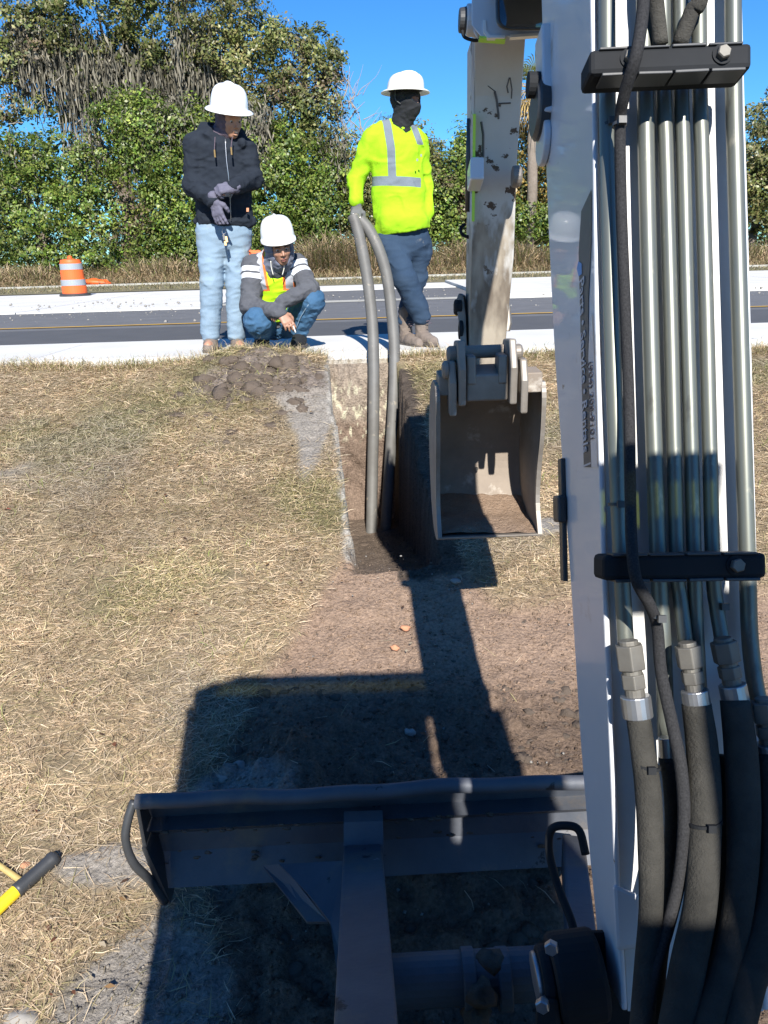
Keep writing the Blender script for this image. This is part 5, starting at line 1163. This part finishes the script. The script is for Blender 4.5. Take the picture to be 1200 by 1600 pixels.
    x = N.new('ShaderNodeMix'); x.data_type = 'RGBA'; L.new(g_.outputs[0], x.inputs[0]); L.new(src, x.inputs[6]); x.inputs[7].default_value = (.6, .62, .66, 1); L.new(x.outputs[2], b.inputs['Base Color'])
    bb = band(V); sw_ = mesh('sweatshirt', V, F, m, root, smooth=True, col={'Tape': np.stack([bb]*3, 1)})
    for x0, x1 in ((423, 427), (443, 441)): ftube(sw_, 'drawstring', [q(x0, 408, -.235), q(x0+1, 418, -.215), q(x1, 430, -.20)], .0038, MT['hat_dirty'])
    # vest: thicker shell over torso and shoulders, open at the front
    s = S(*bounds([nk, pv, sl, sr], .24), .0075)
    s.chain([pv+[0, 0, .06], q(430, 465, .12), q(430, 430, .02)], [.198, .195, .190], .05, sq=(YV, 1.25)); s.cap(q(406, 414, -.01), q(456, 411, .0), .082, .080, .06); s.cap(nk+[0, 0, .02], nk-[0, 0, .02], .088, .088, .04)
    s.cut(pv+[0, 0, .03], (0, 0, -1))
    p1 = q(395, 430); s.cut(q(396, 440), -cr+cu*.05); s.cut(q(463, 440), cr+cu*.1)
    s.cap(nk+[0, 0, .2]+f*.02, nk-[0, 0, .01]+f*.05, .095, .085, .01, neg=True); s.cap(nk+f*.12, q(436, 452, -.14), .06, .012, .01, neg=True)
    s.wrinkle(.014, (9, 9, 16), 61); V, F = s.mesh()
    c0 = q(431, 430, 0); xs_ = (V[:, 0]-c0[0]); zs_ = V[:, 2]-c0[2]
    e = lambda d, w_: np.clip(.5+(w_-np.abs(d))*14, 0, 1)
    ctr = np.where(xs_ < 0, -.098-.10*np.clip(zs_, -.2, .1), .112+.05*zs_); O_ = e(xs_-ctr, .047)*(zs_ > -.11); T_ = e(xs_-ctr, .027)*(zs_ > -.10)
    O_ = np.maximum(O_, e(zs_+.105, .03)*(np.abs(xs_-ctr) < .05)*.6)
    mesh('vest', V, F, MT['vest'], root, smooth=True, col={'Tape': np.stack([O_, T_, T_*0], 1)})
    s = S(q(398, 400, .05)-.1, q(398, 400, .05)+.1, .006); s.cap(q(396, 396, .07), q(404, 400, .07), .03, .035, .02); s.wrinkle(.02, (30, 30, 30), 3); s.make('vest_collar', MT['orange_vest'], root)
    s = S(*bounds([pv, kl, kr, al, ar], .2), .0075)
    s.cap(hl, hr, .13, .13, .04); s.chain([hl, kl], [.115, .095], .03); s.chain([kl, al+[0, 0, .04]], [.092, .066], .03); s.chain([hr, kr], [.112, .088], .03); s.chain([kr, ar+[0, 0, .03]], [.086, .062], .03)
    s.cut(q(430, 531), (0, 0, -1)); s.wrinkle(.014, (10, 10, 18), 71); s.wrinkle(.007, (22, 22, 34), 72, band=.02); s.make('jeans', MT['jeans_blue'], root)
    ftube(root, 'trouser_seam', [q(482, 476, -.215), q(470, 495, -.16), q(462, 515, -.105)], .003, MT['jeans_light'])
    boots(root, ar-[0, 0, .0], q(462, 538, -.15), MT['balaclava'], False, name='shoe'); boots(root, al, q(404, 541, -.12), MT['balaclava'], False, name='shoe')
    u2 = nrm(u-f*.02); hard_hat(root, hc+u*.055-f*.018, nrm(f+u*.02), u2, MT['hat'], .130, .122, .160, .032, brimf=.7)
    c1 = q(458, 509, -.46); cg = G().cyl(c1, c1+nrm(np.array([.35, -.2, -1]))*.05, .0045, 10).make('cigarette', MT['hat_dirty'], label='white cigarette between the fingers of the crouching worker', cat='cigarette')
worker_vest()

# ------------------------------------------------------------------ pipes in the trench
def conduit(pts, lab):
    p = smooth_path([Q(*a) for a in pts], 8); g = G(); n = 24; g.tube(p, .0415, n)
    o = g.make('conduit', MT['conduit'], smooth=True, label=lab, cat='pipe', group='pipes standing in the trench')
    d = nrm(p[0]-p[1]); G().cyl(p[0]+d*.002, p[0]+d*.004, .034, 20).make('pipe_bore', MT['eye_dark'], o)
    return o
conduit([(552, 337, 5.98), (558, 356, 5.96), (567, 395, 5.93), (576, 450, 5.88), (582, 510, 5.80), (584, 570, 5.70), (584, 650, 5.60), (582, 740, 5.52), (580, 850, 5.36)], 'gray conduit pipe nearer the grass, bowed up from the trench to a gloved hand')
conduit([(563, 343, 6.0), (576, 358, 5.98), (592, 390, 5.95), (604, 430, 5.92), (611, 480, 5.87), (616, 540, 5.78), (616, 600, 5.68), (613, 660, 5.60), (608, 740, 5.52), (602, 835, 5.42)], 'gray conduit pipe beside the boots, bowed up from the trench to a gloved hand')

# ------------------------------------------------------------------ drum, bag, tool
def drum():
    c = Q(118, 463, 18.6); c[2] = .0; r = .265; root = empty('traffic_drum', c, 'orange traffic drum with pale reflective bands on the white median', 'traffic drum')
    g = G().lathe(c, (0, 0, 1), [(r*1.12, 0), (r*1.12, .05), (r*1.04, .06), (r*1.04, .21), (r*1.0, .22), (r*1., .38), (r*.955, .39), (r*.955, .56), (r*.91, .57), (r*.91, .73), (r*.86, .74), (r*.82, .80), (r*.3, .82), (0, .82)], 36); b = g.make('drum_body', MT['orange'], root, smooth=False)
    for z0, k in ((.235, 1.0), (.585, .91)): G().lathe(c+[0, 0, z0], (0, 0, 1), [(r*k+.002, 0), (r*k+.006, 0), (r*k+.006, .13), (r*k+.002, .13)], 36).make('reflective_band', MT['tape'], root)
    G().lathe(c+[0, 0, .82], (0, 0, 1), [(.05, 0), (.05, .05), (.02, .07), (0, .07)], 12).make('drum_handle', MT['orange'], root)
    G().lathe(c, (0, 0, 1), [(r*1.3, 0), (r*1.3, .04), (r*1.15, .06), (0, .06)], 30).make('rubber_base', MT['black_plastic'], root)
drum()
c = Q(150, 438, 24.9); V_, F_ = lump((c[0], c[1], .10), .42, 12, 16, 10, (1, .6, .38)); mesh('orange_bag', V_, F_, MT['orange'], smooth=True, label='crumpled orange bag lying on the verge past the drum', cat='bag')  # crumpled bag shaped as one squashed lump
def tool():
    a, b, d = onground(92, 1348), onground(28, 1404), onground(-40, 1470); a[2] += .028; b[2] += .028; d[2] += .03
    root = empty('tool_handle', (b[0], b[1], b[2]-.03), 'long yellow tool handle with a black rubber grip lying in the dry grass', 'tool')
    n = 14; pts = [a+(b-a)*t for t in np.linspace(0, 1, 15)]
    G().tube(pts, [.015, .023, .0245, .022, .0225, .0215, .022, .0212, .0218, .021, .0215, .021, .0218, .0215, .022], 14).make('grip', MT['black_plastic'], root, smooth=True)
    G().cyl(b, d, .0195, 16).make('shaft', MT['yellow'], root, smooth=False, bevel=.001)
    a, b = onground(34, 1384), onground(-60, 1318); a[2] += .02; b[2] += .02
    G().tube([a, b], .009, 12).make('wooden_stake', MT['wood'], label='thin yellow wooden stick partly under the rubber grip', cat='stick', smooth=True)
tool()
p = onground(12, 800); G().add([p+[-.02, 0, .012], p+[0, -.012, .022], p+[.022, .002, .014], p+[0, .012, .02]], [[0, 1, 2, 3]]).make('fallen_leaf', mat('leaf_red', (.22, .05, .03), .7), label='small dark red leaf on the grass near the edge', cat='leaf')

# ------------------------------------------------------------------ trees
FOL = {'lush': [(.10, .165, .022), (.15, .20, .035), (.065, .115, .018), (.20, .225, .05), (.12, .16, .035)],
       'oak': [(.11, .135, .035), (.15, .16, .045), (.075, .10, .028), (.19, .18, .07)],
       'olive': [(.13, .15, .04), (.18, .18, .06), (.09, .11, .03), (.22, .19, .08)],
       'autumn': [(.12, .13, .04), (.30, .20, .05), (.36, .24, .06), (.08, .10, .03)],
       'dry': [(.25, .18, .11), (.20, .15, .09), (.30, .22, .14)]}
def tree(name, label, cat, lobes, Y0, pal, n, ls=.13, trunk=None, limbs=(), moss=None, group=None, limbr=.05):
    c0 = Q(lobes[0][0], lobes[0][1], Y0); base = np.array([c0[0] if trunk is None else Q(trunk[0], 430, Y0)[0], Y0, .1])
    root = empty(name, base, label, cat, group)
    ar = np.array([l[2]*l[3] for l in lobes], float); cnt = (1.5*n*ar/ar.sum()).astype(int)
    Ps = []; Ns = []; ctone = []
    for (px, py, rx, ry, *yo), m in zip(lobes, cnt):
        dy = yo[0] if yo else 0; c = Q(px, py, Y0+dy); k = c[1]/1200*1.05; r = np.array([rx*k, (rx+ry)/2*k*.8, ry*k])
        nc = max(6, m//60)                     # leaf clumps, mostly on the lobe's outside
        v = rng.normal(0, 1, (nc, 3)); v /= np.linalg.norm(v, axis=1)[:, None]; v[:, 1] = np.where(rng.random(nc) < .5, -np.abs(v[:, 1]), v[:, 1])
        rad = .55+.55*rng.random(nc)**.6; cc = c+v*r*rad[:, None]
        per = max(4, m//nc); cs = .20+.36*rng.random(nc)
        idx = np.repeat(np.arange(nc), per); o = rng.normal(0, 1, (len(idx), 3)); o /= np.linalg.norm(o, axis=1)[:, None]
        ctone.append((.6+.9*rng.random(nc)**1.2)[idx]); Ps.append(cc[idx]+o*(cs[idx]*rng.random(len(idx))**.5)[:, None]*[1, 1, .75]); cn_ = rng.normal(0, .5, (nc, 3)); Ns.append(o*.45+v[idx]*.7+cn_[idx]+[0, -.2, .5])
    Pp = np.concatenate(Ps); Nn = np.concatenate(Ns)+rng.normal(0, .38, (len(Pp), 3)); Nn /= np.linalg.norm(Nn, axis=1)[:, None]
    a = np.cross(Nn, rng.normal(0, 1, (len(Pp), 3))); a /= np.linalg.norm(a, axis=1)[:, None]; b = np.cross(Nn, a)
    s_ = (ls*.84*(.5+1.1*rng.random(len(Pp))**1.5))[:, None]
    V = np.stack([Pp-a*s_*.5, Pp+b*s_*.30, Pp+a*s_*.5, Pp-b*s_*.30], 1).reshape(-1, 3); q = np.arange(len(Pp))*4
    ct = np.concatenate(ctone); col = pick(FOL[pal], len(Pp), .25)*(.55+.85*fbm(Pp, .7, 2, 5))[:, None]*ct[:, None]; br = (sst(.60, .70, fbm(Pp, .55, 2, 15))*(rng.random(len(Pp)) < .45))[:, None]; col = col*(1-br)+pick(FOL['dry'], len(Pp), .3)*.6*br
    mesh('crown', V, np.stack([q, q+1, q+2, q+3], 1), MT['leaf'], root, col=np.repeat(col, 4, axis=0), kind='stuff')
    tx = trunk or (lobes[0][0], lobes[0][1], .16)
    top = Q(tx[0], tx[1], Y0+.3); bs = np.array([base[0], Y0+.3, 0]); mid = (top+bs)/2+[random.uniform(-.3, .3), 0, 0]
    pth = smooth_path([bs, bs*.7+mid*.3+[.1, 0, 0], mid, top], 5); G().tube(pth, np.linspace(tx[2]*1.3, tx[2]*.45, len(pth)), 9).make('trunk', MT['bark'], root, smooth=True)
    k = 0
    for l in lobes[:7]:
        t = pth[int(len(pth)*(.45+.07*(k % 7)))]; e = Q(l[0], l[1], Y0+.1); m_ = (t+e)/2+[0, .1, .3]
        pp = smooth_path([t, m_, e], 5); G().tube(pp, np.linspace(limbr*1.3, limbr*.3, len(pp)), 6).make('limb', MT['bark'], root, smooth=True); k += 1
    g = G()
    for pts, r in limbs:
        pp = smooth_path([Q(x, y, Y0+dy) for x, y, dy in pts], 5); g.tube(pp, np.linspace(r, r*.25, len(pp)), 5)
    if limbs: g.make('bare_branches', mat_bare, root, smooth=True, kind='stuff')
    if moss:
        M_ = []; Vs = []; 
        for (px, py, w_, h_, cn) in moss:
            for i in range(int(cn*2.2)):
                x = px+random.uniform(-w_, w_); y = py+random.triangular(-60, 60, -10); p = Q(x, y, Y0-.4+random.uniform(-.5, .8)); L_ = h_*.024*random.uniform(.08, .62)*(.4+1.2*vn(np.array([x*.05, y*.01, 0.]), 1, 7)); wd = random.uniform(.0025, .0075)
                n_ = 5; px_ = 0
                for j in range(n_):
                    px_ += random.uniform(-.09, .09); Vs += [[p[0]+px_+.05*math.sin(j*2.1+i)-wd*(1-j/n_*.7), p[1], p[2]-L_*j/(n_-1)], [p[0]+px_+wd*(1-j/n_*.7), p[1]+random.uniform(-.03, .03), p[2]-L_*j/(n_-1)]]
        Vs = np.array(Vs); nn = len(Vs)//10; q = np.arange(nn)[:, None]*10+np.arange(0, 8, 2)[None, :]; q = q.ravel()
        cm = pick([(.17, .155, .12), (.12, .11, .08), (.22, .20, .155)], nn, .3)
        mesh('hanging_moss', Vs, np.stack([q, q+1, q+3, q+2], 1), MT['moss'], root, col=np.repeat(cm, 10, axis=0), kind='stuff')
    return root
mat_bare = mat('bare_branch', (.33, .30, .26), .9, c2=(.22, .19, .16), sc=5)
def twigs(cx, cy, w_, h_, n, up=.6):
    o = []
    for i in range(n):
        x = cx+random.uniform(-w_, w_); y = cy+random.uniform(-h_*.2, h_); a = random.uniform(-1.2, 1.2); L_ = random.uniform(15, 55)
        pts = [(x, y, random.uniform(-.8, .1))]
        for k in range(3):
            a += random.uniform(-.5, .5); x += math.sin(a)*L_/3; y -= math.cos(a)*L_/3*up; pts.append((x, y, pts[0][2]))
        o.append((pts, random.uniform(.012, .03)))
    return o
T = 'trees and thickets behind the road'
tree('oak_tree', 'tallest oak veiled in gray hanging moss above the vine thicket', 'tree', [(60, 20, 60, 50), (150, 0, 80, 60), (240, 40, 60, 50), (30, 110, 45, 40), (200, -40, 90, 60), (290, 90, 50, 60), (120, 100, 45, 28), (185, 150, 40, 30), (60, 170, 45, 22), (230, 120, 35, 40), (10, 20, 40, 45), (0, 90, 30, 40), (100, 60, 50, 40), (170, 90, 40, 30), (250, 90, 45, 40), (300, 160, 35, 40), (10, 160, 25, 30)], 31.5, 'oak', 24000, .15, trunk=(200, 0, .3), moss=[(70, 70, 55, 120, 320), (130, 90, 45, 150, 330), (200, 110, 50, 150, 420), (250, 120, 40, 170, 420), (40, 60, 40, 80, 160), (310, 110, 40, 150, 240)], limbs=twigs(90, 190, 90, 60, 30, .8)+twigs(100, 120, 80, 60, 30, .5), limbr=.11)
tree('oak_tree', 'dense dark oak rising directly behind the hoodie worker\'s hard hat', 'tree', [(380, 40, 40, 50), (350, 100, 45, 50), (395, 110, 35, 50), (330, 20, 50, 50), (420, 170, 35, 45), (370, 180, 40, 40), (355, -30, 40, 40)], 30.5, 'olive', 17000, .13, trunk=(370, 60, .22), moss=[(330, 120, 40, 120, 90), (300, 60, 30, 120, 120)])
tree('oak_tree', 'ragged tall tree with a bare twiggy side, between two hard hats', 'tree', [(440, 85, 22, 40), (470, 110, 30, 45), (500, 85, 26, 35), (520, 100, 14, 22), (450, 180, 42, 50), (495, 190, 38, 45), (470, 250, 48, 45), (515, 150, 18, 30), (530, 225, 20, 30), (430, 60, 12, 16)], 30, 'oak', 17000, .13, trunk=(478, 90, .18), limbs=twigs(545, 200, 28, 70, 40, 1.1)+twigs(550, 130, 18, 50, 18, 1.2))
tree('vine_thicket', 'bright vine-covered thicket behind the orange drum', 'thicket', [(60, 330, 70, 75), (150, 350, 65, 75), (110, 270, 60, 50), (30, 260, 45, 45), (190, 290, 50, 50), (90, 400, 90, 35), (210, 390, 60, 45), (-20, 330, 60, 90), (5, 300, 50, 60), (40, 250, 45, 35), (160, 240, 45, 30)], 28.6, 'lush', 30000, .12, moss=[(135, 235, 25, 50, 90), (20, 250, 40, 60, 60)], limbs=twigs(30, 300, 60, 60, 34, .5)+twigs(190, 430, 12, 10, 6, 1.2))
tree('vine_thicket', 'lush vine mound between the drum and the hoodie worker', 'thicket', [(250, 260, 55, 55), (230, 200, 50, 45), (280, 320, 55, 60), (250, 385, 55, 45), (300, 210, 35, 40), (190, 180, 45, 30), (300, 400, 50, 35), (340, 330, 40, 60)], 28.2, 'lush', 30000, .12, moss=[(215, 215, 25, 60, 60), (270, 190, 30, 60, 90)])
tree('vine_thicket', 'vine-draped shrub mass behind the crouching worker\'s head', 'thicket', [(430, 250, 50, 50), (480, 290, 50, 55), (420, 330, 45, 60), (520, 300, 40, 50), (450, 370, 50, 35), (500, 340, 45, 30), (390, 230, 30, 40), (375, 380, 45, 50)], 28.4, 'lush', 26000, .12, moss=[(400, 200, 22, 90, 170), (520, 250, 25, 60, 50)], limbs=twigs(520, 400, 50, 30, 30, .9)+twigs(450, 300, 40, 50, 8, .5))
tree('shrub_tree', 'bushy evergreen directly behind the lime-shirt worker', 'tree', [(560, 280, 35, 45), (600, 300, 40, 60), (650, 270, 30, 45), (660, 330, 45, 45), (615, 230, 25, 35), (690, 290, 30, 45), (575, 350, 40, 35), (655, 225, 10, 25), (675, 240, 10, 18)], 28.8, 'olive', 24000, .12, limbs=twigs(560, 380, 40, 30, 30, .9))
tree('shrub_tree', 'green bush beside the excavator arm, next to the lime-shirt worker', 'tree', [(705, 310, 35, 50), (720, 260, 22, 35), (730, 350, 40, 35), (690, 350, 35, 30), (722, 215, 10, 20), (750, 270, 30, 50)], 28.2, 'lush', 15000, .12)
tree('shrub_tree', 'yellowing bush between the arm and the boom', 'tree', [(830, 250, 35, 50), (850, 310, 30, 40), (810, 330, 30, 35), (845, 220, 25, 30), (790, 290, 30, 50), (880, 280, 40, 60)], 28.4, 'autumn', 13000, .12)
tree('shrub_tree', 'dark bush low behind the arm, under the palm', 'tree', [(800, 350, 40, 30), (840, 355, 35, 25), (770, 330, 30, 40), (880, 350, 40, 30)], 27.8, 'lush', 9000, .12)
tree('oak_tree', 'tree showing past the outer edge of the boom', 'tree', [(1190, 230, 50, 60), (1240, 200, 60, 60), (1180, 300, 40, 50), (1230, 320, 60, 60), (1150, 270, 50, 60), (1100, 300, 60, 60), (1000, 300, 90, 70)], 29, 'olive', 24000, .13)
tree('shrub_tree', 'olive bush hidden mostly by the boom', 'tree', [(930, 300, 60, 60), (960, 250, 50, 50), (1060, 340, 80, 45)], 29.5, 'olive', 8000, .13)
# palm
def palm():
    c = Q(832, 138, 27.5); root = empty('palm_tree', (c[0], 27.5, .2), 'cabbage palm with drooping yellow-brown fronds seen between arm and boom', 'palm')
    G().tube([(c[0], 27.5, .1), (c[0]+.1, 27.5, 2.5), (c[0], 27.5, c[2])], [.2, .17, .15], 12).make('trunk', MT['bark'], root, smooth=True)
    gm = mat('palm_green', (.10, .14, .035), .5, c2=(.2, .2, .06), sc=2); gd = mat('palm_dry', (.42, .29, .10), .7, c2=(.3, .2, .08), sc=2)
    for i in range(26):
        az = i*2.4; el = 1.2-i*.095; d = np.array([math.cos(az)*math.cos(el), math.sin(az)*math.cos(el), math.sin(el)]); L_ = .95; g = G()
        hub = c+d*.55; g.tube([c, hub], .012, 5)
        sd_ = nrm(np.cross(d, [0, 0, 1.])+1e-3)
        up_ = np.cross(sd_, d)
        for k in range(17):
            t = (k-8)/8*1.5; dd = d*math.cos(t)+sd_*math.sin(t); L2 = L_*(1-.25*abs(t)/1.5); tip = hub+dd*L2*.9-np.array([0, 0, .28+.1*(i > 12)])*L2; m_ = hub+dd*L2*.5
            w_ = np.cross(dd, up_)*.018; g.add([hub-w_*.4, hub+w_*.4, m_+w_, m_-w_, tip], [[0, 1, 2, 3], [3, 2, 4]])
        g.make('frond', gd if i > 8 else gm, root)
palm()
# tall dry weeds along the foot of the thicket
def weeds(name, x0, x1, ytop, n, lab, Y0=27.2, c=None, hmin=.3, hmax=1.3):
    px = rng.uniform(x0, x1, n); x = (px-600)/1200*Y0*1.0; y = Y0+rng.uniform(-.7, .7, n); m = fbm(xyz(x, y), .8, 2, 5)
    blades(name, x, y, (hmin+(hmax-hmin)*rng.random(n)**1.6)*(.15+1.5*m**1.5), rng.uniform(.012, .035, n), c if c is not None else pick([(.48, .36, .22), (.36, .27, .17), (.55, .43, .29), (.22, .2, .10), (.17, .19, .06)], n), rng.uniform(.6, .98, n), label=lab)
weeds('dry_weeds', -20, 110, 0, 3500, 'dry brown weeds behind the drum')
weeds('dry_weeds', 455, 600, 0, 8000, 'tall tangled brown weeds between the workers', hmax=2.0)
weeds('dry_weeds', 640, 900, 0, 11000, 'tall dry weeds behind the excavator arm', hmax=1.8)
weeds('dry_weeds', 240, 420, 0, 3500, 'sparse dry weeds behind the hoodie worker', hmax=1.0)
weeds('dry_weeds', 1100, 1240, 0, 3500, 'dry weeds past the edge of the boom', hmax=1.3)
# dark wood far behind, closing the gaps low down
def backwood():
    n = 42000; x = rng.uniform(-30, 35, n); y = rng.uniform(33, 37, n); z = rng.random(n)*(np.where(x < -6, 4.9, 3.7)+1.2*fbm(xyz(x*.3, y*.3), 1, 2, 3)); Pp = np.stack([x, y, z], -1)
    Nn = rng.normal(0, 1, (n, 3))+[0, -1, .5]; Nn /= np.linalg.norm(Nn, axis=1)[:, None]; a = np.cross(Nn, rng.normal(0, 1, (n, 3))); a /= np.linalg.norm(a, axis=1)[:, None]; b = np.cross(Nn, a); s_ = rng.uniform(.14, .34, n)[:, None]
    V = np.stack([Pp-a*s_*.5, Pp+b*s_*.3, Pp+a*s_*.5, Pp-b*s_*.3], 1).reshape(-1, 3); q = np.arange(n)*4
    mesh('distant_wood', V, np.stack([q, q+1, q+2, q+3], 1), MT['leaf'], col=np.repeat(pick(FOL['oak'], n), 4, axis=0), kind='stuff', label='dark wood behind the thicket')
backwood()
